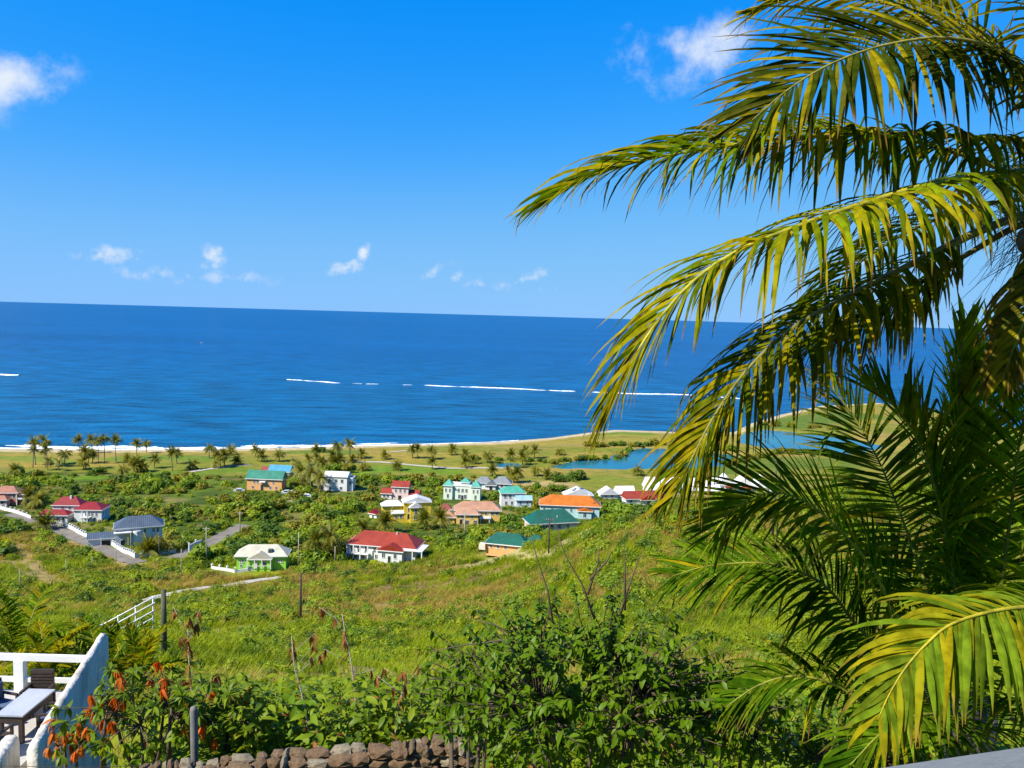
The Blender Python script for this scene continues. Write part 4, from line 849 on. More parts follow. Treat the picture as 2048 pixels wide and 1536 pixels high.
def tuft(name, seed, n, h, spread, w, mat):
    r = random.Random(seed); v = []; f = []
    for i in range(n):
        az = r.uniform(0, 6.28); b = Vector((r.gauss(0, spread), r.gauss(0, spread), -.05)); d = Vector((math.cos(az) * r.uniform(.1, .55), math.sin(az) * r.uniform(.1, .55), 1)).normalized(); hh = h * r.uniform(.5, 1.15); s = Vector((-math.sin(az + .5), math.cos(az + .5), 0)) * w
        p1_ = b + d * hh * .55; d2 = (d + Vector((math.cos(az), math.sin(az), -.35)) * .5).normalized(); p2_ = p1_ + d2 * hh * .5; m = len(v)
        v += [tuple(b - s), tuple(b + s), tuple(p1_ + s * .8), tuple(p1_ - s * .8), tuple(p2_)]; f += [(m, m + 1, m + 2, m + 3), (m + 3, m + 2, m + 4)]
    return mesh(name, v, f, mat)
def low_bush(name, seed, n, mat, ls=.13): return bush_mesh(name, seed, n, mat, 1, .7, ls, 6)
tufts = [tuft('tuft', 1, 34, .75, .22, .016, GR[0]), tuft('tuft', 2, 34, .7, .25, .016, GR[1]), tuft('tuft', 3, 30, .8, .2, .012, GR[2]), tuft('tuft', 4, 26, .7, .25, .012, GR[3]), tuft('tuft', 5, 40, .55, .3, .02, GR[0])]
lows = [low_bush('low', 11, 230, BL[1]), low_bush('low', 12, 230, BL[3]), low_bush('low', 13, 210, BL[2]), low_bush('low', 14, 230, GR[0], .12), low_bush('low', 15, 180, GR[1], .12), low_bush('low', 16, 200, BL[0]), low_bush('low', 17, 150, GR[2], .1)]
# far scrub filler
P = []; I = []; Rr = []; S = []
n_ = 9000; Y = rng.uniform(192, 345, n_); A = rng.uniform(-.72, .36, n_); X = A * Y
ge = np.interp(X, [-220, -150, -60, 0, 60, 120, 200, 400], [330, 335, 352, 338, 318, 318, 330, 350]) - 4
dn_ = fbm(X / 28, Y / 28, 77); ok = (Y < ge) & (dn_ + rng.uniform(-.16, .16, n_) > .40)
for hx, hy, hr, _n in HOUSES: ok &= np.hypot(X - hx, Y - hy) > hr * .85
for pts, w in road_pts: ok &= pldist(X, Y, pts) > w * .5 + 1.0
for pts, w, c in dirt: ok &= pldist(X, Y, pts) > w * .6
X, Y = X[ok], Y[ok]; Z = hz(X, Y) - .1; k = len(X)
sc_f = rng.uniform(.6, 1.5, k)
scatter('village_scrub', 'low tangled green scrub filling the ground between the houses', lows, np.stack([X, Y, Z], 1), rng.choice(len(lows), k, p=[.2, .22, .17, .14, .1, .12, .05]), np.stack([rng.normal(0, .1, k), rng.normal(0, .1, k), rng.uniform(0, 6.28, k)], 1), sc_f)
if FARB:
    k = len(FARB); scatter('distant_scrub', 'far green scrub beside the golf fairways', bush[:8], [(x, y, zt(x, y) - .1) for x, y, s in FARB], rng.integers(0, 8, k), np.stack([np.zeros(k), np.zeros(k), rng.uniform(0, 6.28, k)], 1), [s for x, y, s in FARB])
# hillside
def hill_pts(n, y0, y1, a0, a1, pw=1.0):
    Y = y0 + (y1 - y0) * rng.random(n) ** pw; A = rng.uniform(a0, a1, n); X = A * Y + rng.uniform(-6, 6, n); return X, Y
X, Y = hill_pts(62000, 13, 228, -.78, .80, .62)
keep = np.ones(len(X), bool)
for hx, hy, hr, _n in HOUSES: keep &= np.hypot(X - hx, Y - hy) > hr * 1.08
for pts, w in road_pts: keep &= (pldist(X, Y, pts) > w * .5 + .8) & (pldist(X, Y + 1.9, pts) > w * .5 + 1.4)
nd = fbm(X / 7, Y / 7, 31)
for pts, w, c in dirt: keep &= (pldist(X, Y, pts) > w * .75) | (rng.random(len(X)) < .2)
keep &= ~((X < -9.6) & (Y < 24.5)); X, Y, nd = X[keep], Y[keep], nd[keep]; k = len(X)
n1_ = fbm(X / 30, Y / 30, 21); n5 = fbm(X / 13, Y / 9, 91); u = rng.random(k)
idx_ = np.where(n1_ + rng.normal(0, .05, k) > .565, np.where(u < .65, 2, 3), np.where(nd > .52, np.where(u < .7, 1, 0), np.where(u < .55, 0, 4)))
idx_ = np.where(u > .96, 3, idx_)
sc_ = rng.uniform(.7, 1.35, k) * (1 + sst(40, 160, Y) * .9)
scatter('hillside_grass', 'tall yellow green grass with dry tufts over the hillside', tufts, np.stack([X, Y, hz(X, Y)], 1), idx_, np.stack([rng.normal(0, .12, k), rng.normal(0, .12, k), rng.uniform(0, 6.28, k)], 1), sc_)
X, Y = hill_pts(13000, 16, 226, -.78, .80, .65); n5 = fbm(X / 11, Y / 6, 91); n6 = fbm(X / 45, Y / 28, 191); ok = n5 * .6 + n6 * .55 + rng.normal(0, .03, len(X)) > .575
for hx, hy, hr, _n in HOUSES: ok &= np.hypot(X - hx, Y - hy) > hr * .95
for pts, w in road_pts: ok &= (pldist(X, Y, pts) > w * .5 + 1.2) & (pldist(X, Y + 2.6, pts) > w * .5 + 2.2)
for pts, w, c in dirt: ok &= pldist(X, Y, pts) > w * .9
ok &= ~((X < -8.6) & (Y < 26)); X, Y = X[ok], Y[ok]; k = len(X); u = rng.random(k)
scatter('hillside_brush', 'low bright green brush spread in drifts over the hillside', lows, np.stack([X, Y, hz(X, Y) - .08], 1), rng.choice(len(lows), k, p=[.24, .27, .07, .16, .10, .14, .02]), np.stack([rng.normal(0, .15, k), rng.normal(0, .15, k), rng.uniform(0, 6.28, k)], 1), rng.uniform(.35, .95, k) * (1 + sst(30, 140, Y) * 1.35))

# ------------------------------------------------------------------ coconut fronds
FL = leaf('coconut_leaflet', trans=.36, rough=.6, spec=.0, tboost=1.9, use_col=True)
RC = leaf('coconut_rachis', trans=.0, rough=.5, spec=.2, use_col=True)
def catmull(ctrl, n):
    P = [Vector(p) for p in ctrl]; P = [P[0] * 2 - P[1]] + P + [P[-1] * 2 - P[-2]]; out = []
    for i in range(1, len(P) - 2):
        for k in range(12):
            t = k / 12; a, b, c, d = P[i - 1:i + 3]
            out.append(.5 * ((2 * b) + (c - a) * t + (2 * a - 5 * b + 4 * c - d) * t * t + (3 * b - a - 3 * c + d) * t ** 3))
    out.append(P[-2]); L_ = [0]
    for a, b in zip(out[:-1], out[1:]): L_.append(L_[-1] + (b - a).length)
    res = []
    for s in np.linspace(0, L_[-1], n):
        j = min(max(1, int(np.searchsorted(L_, s))), len(out) - 1); q = (s - L_[j - 1]) / max(1e-6, L_[j] - L_[j - 1]); res.append(out[j - 1].lerp(out[j], q))
    return res, L_[-1]
GREEN = [(.048, .088, .002), (.078, .118, .003), (.11, .145, .003)]; YEL = (.32, .25, .006); BRN = (.22, .115, .03); LITE = (.16, .20, .012)
def leaflet(r, base, d, T, ln, wid, droop, col, tip, segs=6, limp=0.0):
    v = []; c = []; f = []; p = base.copy(); kink = r.uniform(.45, .75) if r.random() < limp else 9
    w_ = (T - d * T.dot(d)); w_ = w_.normalized() if w_.length > 1e-4 else d.orthogonal().normalized()
    for k in range(segs + 1):
        t = k / segs; wd = wid * (.35 + .65 * min(1, t * 4)) * (1 - max(0, t - .45) / .55) ** .75 + .0012
        n = d.cross(w_).normalized(); w_ = (w_ - d * w_.dot(d)).normalized()
        v += [p - w_ * wd + n * wd * .35, p.copy(), p + w_ * wd + n * wd * .35]
        m = min(1, max(0, (t - tip) / max(.05, 1 - tip))); cc = [a * (1 - m) + b * m for a, b in zip(col, BRN)]; c += [cc] * 3
        if k < segs:
            g = droop * (.35 + t) + (1.4 if t > kink else 0); d = (d + Vector((0, 0, -g)) ).normalized(); p = p + d * ln / segs
    for k in range(segs):
        a = 3 * k; f += [(a, a + 1, a + 4, a + 3), (a + 1, a + 2, a + 5, a + 4)]
    return v, f, c
def frond(parent, ctrl, seed, n=60, ll=.95, roll=0, droop=.25, vee=.2, sweep=(25, 68), wid=.022, t0=.16, cols=None, yellow=.12, limp=.25, sep=0, rr_=.032, tip=.82, name='frond', sides=(1, -1), rcol=(.20, .20, .02), lprof=None, origin=Vector((0, 0, 0)), segs=6):
    dense = {11: 1.5, 16: 1.5, 17: 1.3, 18: 1.4, 25: 1.5, 12: 1.4, 13: 1.25}.get(seed, 1.1) if seed in range(11, 26) and seed != 15 else 1.8
    n = int(n * (dense if segs == 6 else 1)); ll = ll * (1.22 if segs == 6 else 1); wid = wid * (1.0 if dense > 1.4 else .95)
    r = random.Random(seed); cols = cols or GREEN; pts, Lg = catmull(ctrl, 48); pts = [p - origin for p in pts]
    V = []; Fc = []; Cc = []; MI = []
    mb = MB().tube(pts, [rr_ * (1 - .86 * (i / 47) ** .8) for i in range(48)], 7); V += mb.v; Fc += mb.f; Cc += [rcol] * len(mb.v); MI += [1] * len(mb.f)
    made = []
    for i in range(n):
        t = t0 + (1 - t0) * (i + r.uniform(-.25, .25)) / n; x = min(max(t, 0), .999) * 47; j = int(x); q = x - j
        p = pts[j].lerp(pts[min(j + 1, 47)], q); T = (pts[min(j + 2, 47)] - pts[max(j - 1, 0)]).normalized()
        U = Vector((0, 0, 1)) - T * T.z; U = U.normalized() if U.length > .05 else T.orthogonal().normalized()
        U.rotate(Matrix.Rotation(R(roll), 3, T)); S = T.cross(U).normalized(); tt = min(1, max(0, (t - t0) / (1 - t0)))
        pr = np.interp(tt, [0, .12, .35, .6, .85, 1], [.5, .78, 1, .95, .68, .42]); 
        for sg in sides:
            if r.random() < .04: continue
            sw = R(sweep[0] + (sweep[1] - sweep[0]) * tt ** 1.4 + r.uniform(-10, 10)); d = (S * sg * math.cos(sw) + T * math.sin(sw) + U * (vee + r.uniform(-.2, .2))).normalized()
            c = list(r.choice(cols)); k = r.uniform(.55, 1.4); c = [a * k for a in c]
            if r.random() < yellow * (1 + 1.5 * tt): m = r.uniform(.4, .9); c = [a * (1 - m) + b * m for a, b in zip(c, YEL)]
            lv, lf, lc = leaflet(r, p, d, T, ll * pr * r.uniform(.74, 1.12), wid * r.uniform(.85, 1.15) * (.7 + .3 * pr), droop * r.uniform(.5, 1.6) * (1 - .72 * tt ** 1.5), c, tip + r.uniform(-.12, .2), segs, limp)
            made.append((lv, lf, lc, p))
    fo_sep = []
    for i, (lv, lf, lc, p) in enumerate(made):
        if i < sep: fo_sep.append((lv, lf, lc, p)); continue
        o = len(V); V += lv; Fc += [[x + o for x in q] for q in lf]; Cc += lc; MI += [0] * len(lf)
    fo = obj(name, mesh(name, V, Fc, [FL, RC], Cc, True, MI), parent)
    for lv, lf, lc, p in fo_sep: obj('leaflet', mesh('leaflet', [q - p for q in lv], lf, [FL], lc, True), fo, p)
    return fo
def pd(l): return [atd(*q) for q in l]

# ---- tall coconut palm whose crown stands just beyond the frame
cc = atd(2120, 395, 7.5); base = Vector((cc.x + .9, cc.y + .25, zt(cc.x + .9, cc.y + .25)))
tall = empty('tall_coconut_palm', base); tag(tall, 'tall coconut palm with long drooping yellow green fronds against the sky', 'palm tree')
O = base
tp_ = [Vector((0, 0, -.4)), Vector((.05, 0, 1.5)), Vector((-.15, 0, 3.5)), (cc - base) * .8 + Vector((.05, 0, 0)), cc - base]
MB().tube(catmull(tp_, 26)[0], [.19 - .07 * k / 25 + (.015 if k % 2 else 0) for k in range(26)], 12).build('trunk', M_['trunk'], tall, smooth=True)
U5 = dict(origin=O)
C0 = (2120, 395, 7.5)
frond(tall, pd([(2120, 360, 7.5), (2090, 230, 7.3), (2040, 140, 7.1), (1975, 92, 6.95), (1887, 76, 6.8), (1814, 82, 6.7), (1741, 98, 6.6), (1668, 125, 6.5), (1609, 157, 6.45), (1556, 195, 6.4), (1505, 240, 6.4)]), 1, 66, 1.05, roll=-38, droop=.20, vee=.1, sweep=(10, 62), wid=.023, sep=75, yellow=.10, cols=[(.032, .050, .004), (.045, .064, .005), (.075, .075, .008)], rcol=(.24, .22, .05), limp=.3, **U5)  # leaflet colours darkened: the shade of its underside is painted in
frond(tall, pd([(2120, 330, 7.5), (2040, 282, 7.5), (1960, 276, 7.4), (1850, 268, 7.3), (1700, 268, 7.15), (1560, 278, 7.0), (1430, 295, 6.9), (1300, 318, 6.8), (1195, 348, 6.7), (1135, 378, 6.7), (1100, 402, 6.7)]), 2, 72, 1.0, roll=-6, droop=.46, vee=.25, sweep=(12, 70), wid=.024, sep=75, yellow=.2, limp=.15, t0=.09, rcol=(.26, .25, .02), **U5)
frond(tall, pd([(2130, 352, 7.4), (2040, 346, 7.1), (1950, 352, 6.8), (1850, 372, 6.5), (1720, 410, 6.2), (1590, 455, 6.0), (1480, 500, 5.9), (1390, 560, 5.8), (1310, 650, 5.75), (1255, 740, 5.75), (1212, 830, 5.8)]), 3, 76, .92, roll=4, droop=.42, vee=.15, sweep=(15, 66), wid=.023, sep=80, yellow=.28, cols=[(.085, .13, .003), (.13, .165, .004), (.11, .14, .003)], limp=.2, rr_=.045, t0=.13, rcol=(.34, .30, .03), **U5)
frond(tall, pd([(2130, 420, 7.6), (2050, 430, 7.6), (1960, 462, 7.6), (1870, 505, 7.6), (1760, 560, 7.5), (1660, 612, 7.4), (1570, 668, 7.3), (1490, 745, 7.2), (1430, 830, 7.15), (1385, 915, 7.1), (1355, 985, 7.1)]), 4, 80, .98, roll=0, droop=.42, vee=.15, sweep=(15, 64), wid=.023, sep=70, yellow=.22, cols=[(.045, .072, .002), (.07, .095, .003), (.10, .11, .005)], limp=.25, rr_=.05, t0=.24, rcol=(.16, .15, .03), tip=.7, **U5)
frond(tall, pd([(2130, 430, 7.8), (2040, 450, 8.0), (1940, 505, 8.2), (1850, 560, 8.4), (1750, 620, 8.5), (1660, 665, 8.6), (1590, 700, 8.7)]), 5, 62, .85, droop=.45, sweep=(12, 55), yellow=.15, cols=[(.035, .058, .002), (.055, .075, .003)], rr_=.045, t0=.33, tip=.6, rcol=(.12, .11, .03), **U5)
frond(tall, pd([(2120, 330, 7.9), (2060, 170, 8.2), (1960, 70, 8.5), (1850, 25, 8.7), (1755, 5, 8.8), (1650, -8, 8.9), (1560, 5, 9.0), (1500, 30, 9.0)]), 6, 56, .75, roll=10, droop=.30, sweep=(15, 66), yellow=.3, cols=[(.10, .13, .01), (.13, .15, .012)], **U5)
frond(tall, pd([(2130, 330, 7.4), (2180, 150, 7.0), (2150, 0, 6.5), (2060, -70, 6.1), (1930, -90, 5.8), (1820, -70, 5.6)]), 7, 56, .85, roll=-15, droop=.26, sweep=(15, 60), yellow=.4, cols=[(.16, .19, .012), (.13, .16, .01)], limp=.1, **U5)
frond(tall, pd([(2150, 430, 7.3), (2120, 470, 7.1), (2090, 535, 7.0), (2060, 615, 6.9), (2030, 690, 6.85), (2005, 760, 6.85)]), 8, 46, .52, roll=0, droop=.6, sweep=(25, 55), yellow=.25, cols=[(.08, .085, .01), (.11, .10, .015)], tip=.45, t0=.12, rr_=.04, sides=(1, -1), **U5)
for i, (az, el) in enumerate(((60, 40), (10, 20), (100, 10), (-40, 35), (-70, -10), (40, -30), (140, 45), (-100, 50))):
    d = Vector((math.cos(R(az)), math.sin(R(az)) * .8, math.sin(R(el)))).normalized(); p = cc.copy(); ct_ = [p.copy()]
    for k in range(6): d = (d + Vector((0, 0, -.14))).normalized(); p = p + d * .7; ct_.append(p.copy())
    if az in (-100, -70): continue
    frond(tall, ct_, 30 + i, 44, .9, droop=.35, origin=O)
cn = MB()
for i in range(3):
    o = atd(2062 + 22 * i, 480 + 26 * i, 7.45) - O; bm = bmesh.new(); bmesh.ops.create_icosphere(bm, subdivisions=2, radius=.12)
    for q in bm.verts: q.co.z *= 1.25; q.co += q.normal * random.uniform(-.006, .006)
    me_ = bpy.data.meshes.new('coconut'); bm.to_mesh(me_); bm.free(); me_.materials.append(M_['trunk']); me_.polygons.foreach_set('use_smooth', [True] * len(me_.polygons)); obj('coconut', me_, tall, o)
fb = MB(); rf = random.Random(4)
for i in range(150):
    p = atd(rf.uniform(2010, 2120), rf.uniform(280, 520), 7.45 + rf.uniform(-.3, .3)) - O; d = Vector((rf.uniform(-1, .2), rf.uniform(-.7, .7), rf.uniform(-.7, .3))).normalized(); l = rf.uniform(.2, .65)
    fb.tube([p, p + d * l * .5 + Vector((0, 0, -.02)), p + d * l + Vector((0, 0, -.1 - .15 * rf.random()))], [.004, .003, .0015], 4, cap=False)
tag(fb.build('dry_fibre', M_['bark'], tall), kind='stuff')

# ---- young coconut palm rising from the garden
cb = atd(1940, 1490, 8.2); base = Vector((cb.x, cb.y, zt(cb.x, cb.y)))
yng = empty('young_coconut_palm', base); tag(yng, 'young coconut palm with dense dark green fronds fanning up from the garden', 'palm tree'); O = base
MB().tube(catmull([Vector((0, 0, -.4)), (cb - base) * .5, cb - base, (cb - base) + Vector((0, 0, .5))], 14)[0], [.24, .22] * 7, 12).build('trunk', M_['trunk'], yng, smooth=True)
Y5 = dict(origin=O); DG = [(.038, .090, .003), (.058, .115, .004), (.09, .145, .005)]; MG = [(.075, .14, .004), (.105, .17, .005), (.15, .20, .006)]
frond(yng, pd([(1938, 1480, 8.2), (1914, 1233, 8.35), (1900, 1113, 8.45), (1878, 1005, 8.5), (1857, 928, 8.55), (1824, 858, 8.6), (1780, 803, 8.6), (1735, 775, 8.6)]), 11, 74, .98, roll=25, droop=.10, vee=.25, sweep=(20, 66), wid=.021, cols=MG, yellow=.05, sep=110, t0=.2, limp=.08, rcol=(.20, .19, .02), **Y5)  # lighter greens paint sunlight onto a frond the tall palm shades
frond(yng, pd([(1930, 1480, 8.1), (1870, 1380, 8.0), (1824, 1293, 7.9), (1786, 1222, 7.85), (1742, 1135, 7.8), (1688, 1070, 7.7), (1628, 1015, 7.65), (1574, 988, 7.6), (1519, 990, 7.6), (1464, 1020, 7.6), (1428, 1065, 7.6)]), 12, 74, .92, roll=-30, droop=.13, vee=.12, sweep=(22, 62), wid=.020, cols=MG, yellow=.06, sep=110, t0=.22, limp=.08, rcol=(.30, .27, .02), **Y5)
frond(yng, pd([(1930, 1500, 8.2), (1840, 1380, 8.3), (1760, 1300, 8.4), (1704, 1240, 8.5), (1661, 1182, 8.55), (1606, 1146, 8.6), (1525, 1126, 8.7), (1416, 1132, 8.8), (1345, 1152, 8.85)]), 13, 70, .88, roll=-25, droop=.2, vee=.1, sweep=(20, 60), wid=.020, cols=DG, yellow=.05, sep=75, t0=.25, limp=.15, **Y5)
frond(yng, pd([(1930, 1500, 8.0), (1830, 1440, 7.9), (1726, 1402, 7.9), (1661, 1366, 7.9), (1585, 1352, 7.95), (1514, 1372, 8.0), (1450, 1415, 8.0)]), 14, 56, .72, roll=-10, droop=.30, sweep=(20, 60), cols=DG, yellow=.03, t0=.2, rcol=(.2, .2, .02), **Y5)
frond(yng, pd([(2160, 1290, 6.6), (2110, 1226, 6.3), (2048, 1215, 6.1), (1970, 1226, 5.95), (1900, 1250, 5.85), (1857, 1284, 5.8), (1813, 1333, 5.75), (1778, 1390, 5.75), (1756, 1440, 5.75)]), 15, 44, .66, roll=-25, droop=.42, vee=-.05, sweep=(22, 60), wid=.026, cols=[(.13, .19, .010), (.11, .17, .009), (.15, .20, .012)], yellow=.18, t0=.12, limp=.2, rcol=(.36, .30, .02), rr_=.03, **Y5)
frond(yng, pd([(1940, 1470, 8.3), (1932, 1250, 8.5), (1922, 1050, 8.6), (1915, 900, 8.65), (1918, 760, 8.65), (1930, 640, 8.6)]), 16, 66, .66, roll=0, droop=.03, vee=.3, sweep=(52, 78), wid=.026, cols=[(.19, .28, .006), (.25, .32, .007)], yellow=.08, t0=.3, rr_=.04, rcol=(.14, .17, .02), **Y5)  # bright leaflet colours stand in for sun on this shaded spear frond
frond(yng, pd([(1935, 1480, 8.4), (1890, 1290, 8.8), (1820, 1080, 9.3), (1768, 945, 9.6), (1735, 880, 9.8), (1695, 815, 9.9), (1645, 758, 10.0)]), 17, 64, 1.0, roll=-20, droop=.10, vee=.1, sweep=(8, 60), cols=[(.06, .105, .008), (.09, .13, .01)], yellow=.1, t0=.35, rcol=(.2, .2, .02), **Y5)
frond(yng, pd([(1950, 1480, 8.3), (1985, 1280, 8.3), (2015, 1080, 8.3), (2040, 880, 8.2), (2075, 720, 8.1), (2130, 600, 8.0)]), 18, 64, .95, roll=20, droop=.12, vee=.2, sweep=(20, 64), cols=MG, yellow=.03, t0=.2, **Y5)  # lighter greens offset the tall palm's shade: sunlight put into the colour
frond(yng, pd([(1950, 1490, 8.2), (2010, 1350, 7.9), (2070, 1180, 7.6), (2140, 1030, 7.3), (2230, 930, 7.0)]), 19, 48, .9, roll=10, droop=.18, cols=MG, yellow=.03, t0=.2, **Y5)
frond(yng, pd([(1930, 1500, 8.2), (1880, 1430, 8.6), (1840, 1350, 9.2), (1800, 1290, 9.8), (1750, 1280, 10.3), (1700, 1310, 10.7)]), 20, 52, .85, roll=0, droop=.28, cols=DG, yellow=.04, t0=.2, **Y5)
frond(yng, pd([(1950, 1500, 8.1), (1990, 1430, 7.6), (2040, 1400, 7.2), (2100, 1420, 6.8), (2160, 1480, 6.5)]), 22, 48, .75, droop=.35, cols=DG, yellow=.03, t0=.2, **Y5)
frond(yng, pd([(1945, 1500, 8.0), (1900, 1440, 7.5), (1840, 1430, 7.1), (1770, 1460, 6.9), (1700, 1530, 6.8)]), 23, 48, .75, droop=.38, cols=DG, yellow=.03, t0=.2, **Y5)
frond(yng, pd([(1940, 1480, 8.3), (1900, 1330, 8.8), (1850, 1200, 9.3), (1780, 1110, 9.8), (1690, 1060, 10.2)]), 24, 56, .85, roll=-10, droop=.22, cols=DG, yellow=.03, t0=.2, **Y5)
frond(yng, pd([(1945, 1480, 8.3), (1962, 1200, 8.7), (1960, 950, 9.0), (1975, 780, 9.1), (2010, 660, 9.1)]), 25, 60, .9, roll=30, droop=.08, sweep=(35, 72), cols=[(.17, .26, .006), (.22, .30, .007)], yellow=.08, t0=.3, **Y5)  # sunlit look painted into bright leaflet colours; the frond stands in shade

# ---- palms beyond the deck
def garden_palm(label, px, py, depth, nf, ln, seed, cols, group=None, yellow=.1):
    q = atd(px, py, depth); b = Vector((q.x, q.y, zt(q.x, q.y))); r = random.Random(seed); root = empty('deck_palm', b); tag(root, label, 'palm tree', group); hh = max(.5, q.z - b.z)
    MB().tube([(0, 0, -.4), (0, 0, hh * .5), (0, 0, hh + .2)], [.22, .2, .16], 9).build('trunk', M_['trunk'], root, smooth=True)
    for i in range(nf):
        az = 2.4 * i + r.uniform(-.3, .3); el = R(r.choice((75, 60, 45, 30, 15)) + r.uniform(-8, 8)); d = Vector((math.cos(az) * math.cos(el), math.sin(az) * math.cos(el), math.sin(el))); p = Vector((0, 0, hh)); ct_ = [p.copy()]
        for k in range(7): d = (d + Vector((0, 0, -.05 - .05 * k))).normalized(); p = p + d * ln / 7; ct_.append(p.copy())
        frond(root, ct_, seed * 50 + i, 30, ln * .24, droop=.24, vee=.2, wid=.045, cols=cols, yellow=yellow, limp=.2, rr_=.04, segs=4)
garden_palm('large leafy palm behind the white deck railing', 40, 1330, 34, 15, 4.0, 3, MG)
garden_palm('dark low palm between the deck wall and the mossy pole', 205, 1372, 33, 13, 3.2, 4, DG)
garden_palm('yellowing small palm at the foot of the mossy pole', 278, 1385, 31, 11, 2.4, 5, MG, yellow=.35)
garden_palm('yellow green palm hugging the deck railing', 95, 1400, 28, 11, 2.5, 6, MG, yellow=.4)

# ------------------------------------------------------------------ leafy garden shrubs
SL = leaf('shrub_leaf', (.09, .175, .003), (.14, .235, .004), .38, .45, .15); SL2 = leaf('young_shrub_leaf', (.10, .17, .006), (.15, .22, .008), .36, .45, .2); OL = leaf('orange_dry_leaf', (.72, .13, .010), (.55, .16, .02), .35, .6, .15); WL = leaf('weed_leaf', (.17, .26, .006), (.25, .31, .010), .4, .5, .15); RL = leaf('russet_dry_leaf', (.30, .085, .018), (.25, .12, .03), .3, .65, .2)
def leaf_mesh(name, l, w, mat, curl=.3):
    v = []; f = []
    for k, (t, ww) in enumerate(((0, .12), (.25, .8), (.55, 1), (.8, .62), (1, .03))):
        z = -curl * l * t * t; v += [(t * l, -w * ww, z + .25 * w * ww), (t * l, 0, z), (t * l, w * ww, z + .25 * w * ww)]
    for k in range(4): a = 3 * k; f += [(a, a + 1, a + 4, a + 3), (a + 1, a + 2, a + 5, a + 4)]
    return mesh(name, v, f, [mat], smooth=True)
def merge_leaves(items, name, mats, parent):
    """items: (mesh, matrix, material index)"""
    V = []; Fc = []; MI = []; cache = {}
    for me_, mx_, mi in items:
        if me_.name not in cache: cache[me_.name] = (np.array([q.co for q in me_.vertices]), [tuple(p.vertices) for p in me_.polygons])
        a, pf = cache[me_.name]; m = np.array(mx_); o = len(V); V += list(map(tuple, a @ m[:3, :3].T + m[:3, 3])); Fc += [tuple(x + o for x in p) for p in pf]; MI += [mi] * len(pf)
    return obj(name, mesh(name, V, Fc, mats, None, True, MI), parent)
def aim(d, r, roll=None):
    d = d.normalized(); z = Vector((0, 0, 1)); s = z.cross(d); s = s.normalized() if s.length > .01 else Vector((1, 0, 0)); n = d.cross(s)
    m = Matrix((d, s, n)).transposed().to_4x4(); return m @ Matrix.Rotation(r.uniform(-.6, .6) if roll is None else roll, 4, 'X')
def shrub(name, label, cat, center, rx, ry, rz, tips, seed, leaves, per, sep=0, group=None, stems=5, whorl=False, odd=None, twigs=(), squash=None, llen=.3):
    r = random.Random(seed); b = Vector((center.x, center.y, zt(center.x, center.y))); root = empty(name, b); tag(root, label, cat, group); c = center - b; mb = MB()
    hubs = []
    for i in range(stems):
        a = 2 * math.pi * i / stems + r.uniform(-.4, .4); e = c + Vector((math.cos(a) * rx * .35, math.sin(a) * ry * .35, -rz * .15 + r.uniform(-.1, .2))); s0 = Vector((math.cos(a) * .12, math.sin(a) * .12, -.15))
        mb.tube([s0, s0.lerp(e, .5) + Vector((r.uniform(-.08, .08), r.uniform(-.08, .08), .05)), e], [.035, .028, .018], 6); hubs.append(e)
    items = []
    for i in range(tips):
        d = Vector((r.gauss(0, 1), r.gauss(0, 1), r.gauss(.15, .9))).normalized(); k = r.random() ** .4 * r.uniform(.82, 1.12); e = c + Vector((d.x * rx * k, d.y * ry * k, d.z * rz * k))
        if e.z < .12: e.z = r.uniform(.12, .4)
        h = min(hubs, key=lambda q: (q - e).length); m = h.lerp(e, .55) + Vector((r.uniform(-.1, .1), r.uniform(-.1, .1), .06)); mb.tube([h, m, e], [.012, .008, .004], 4, cap=False)
        out = (e - m).normalized(); is_odd = odd and r.random() < odd[1]
        for k in range(per):
            t = r.random(); p = m.lerp(e, 1 - t * (.12 if whorl else .75)); az = r.uniform(0, 6.28) if not whorl else 6.28 * k / per + r.uniform(-.2, .2); s = out.orthogonal().normalized(); s.rotate(Matrix.Rotation(az, 3, out))
            ld_ = (s * r.uniform(.7, 1) + out * r.uniform(.1, .7) + Vector((0, 0, r.uniform(-.65, .15) - (.9 if is_odd else 0)))).normalized(); j = r.randrange(len(leaves)); me_ = leaves[j] if not is_odd else odd[0]
            items.append((me_, Matrix.Translation(p) @ aim(ld_, r) @ Matrix.Scale(r.uniform(.65, 1.25), 4), 1 if is_odd else (0 if j < len(leaves) - 1 else 2)))
    for pts, rad in twigs:
        q = [p - b for p in pts]; mb.tube(q, [rad * (1 - .75 * k / (len(q) - 1)) for k in range(len(q))], 5)
    mb.build('stem', M_['bark'], root, smooth=True)
    items.sort(key=lambda q: q[1].translation.y)
    step = max(1, len(items) // max(1, sep * 3)) if sep else 1; sepset = set(range(0, len(items), step)); n_sep = 0; rest = []
    for i, it in enumerate(items):
        if sep and i in sepset and n_sep < sep and it[1].translation.y < c.y + .1 * ry: o = obj('leaf', it[0], root); o.matrix_local = it[1]; n_sep += 1
        else: rest.append(it)
    mts = [leaves[0].materials[0], odd[0].materials[0] if odd else leaves[0].materials[0], leaves[-1].materials[0]]
    tag(merge_leaves(rest, 'foliage', mts, root), kind='stuff'); return root
LA = [leaf_mesh('leaf', .112, .025, SL, .35), leaf_mesh('leaf', .095, .022, SL, .5), leaf_mesh('leaf', .105, .023, SL2, .35)]
sc_ = atd(1170, 1380, 8.6)
tw = []
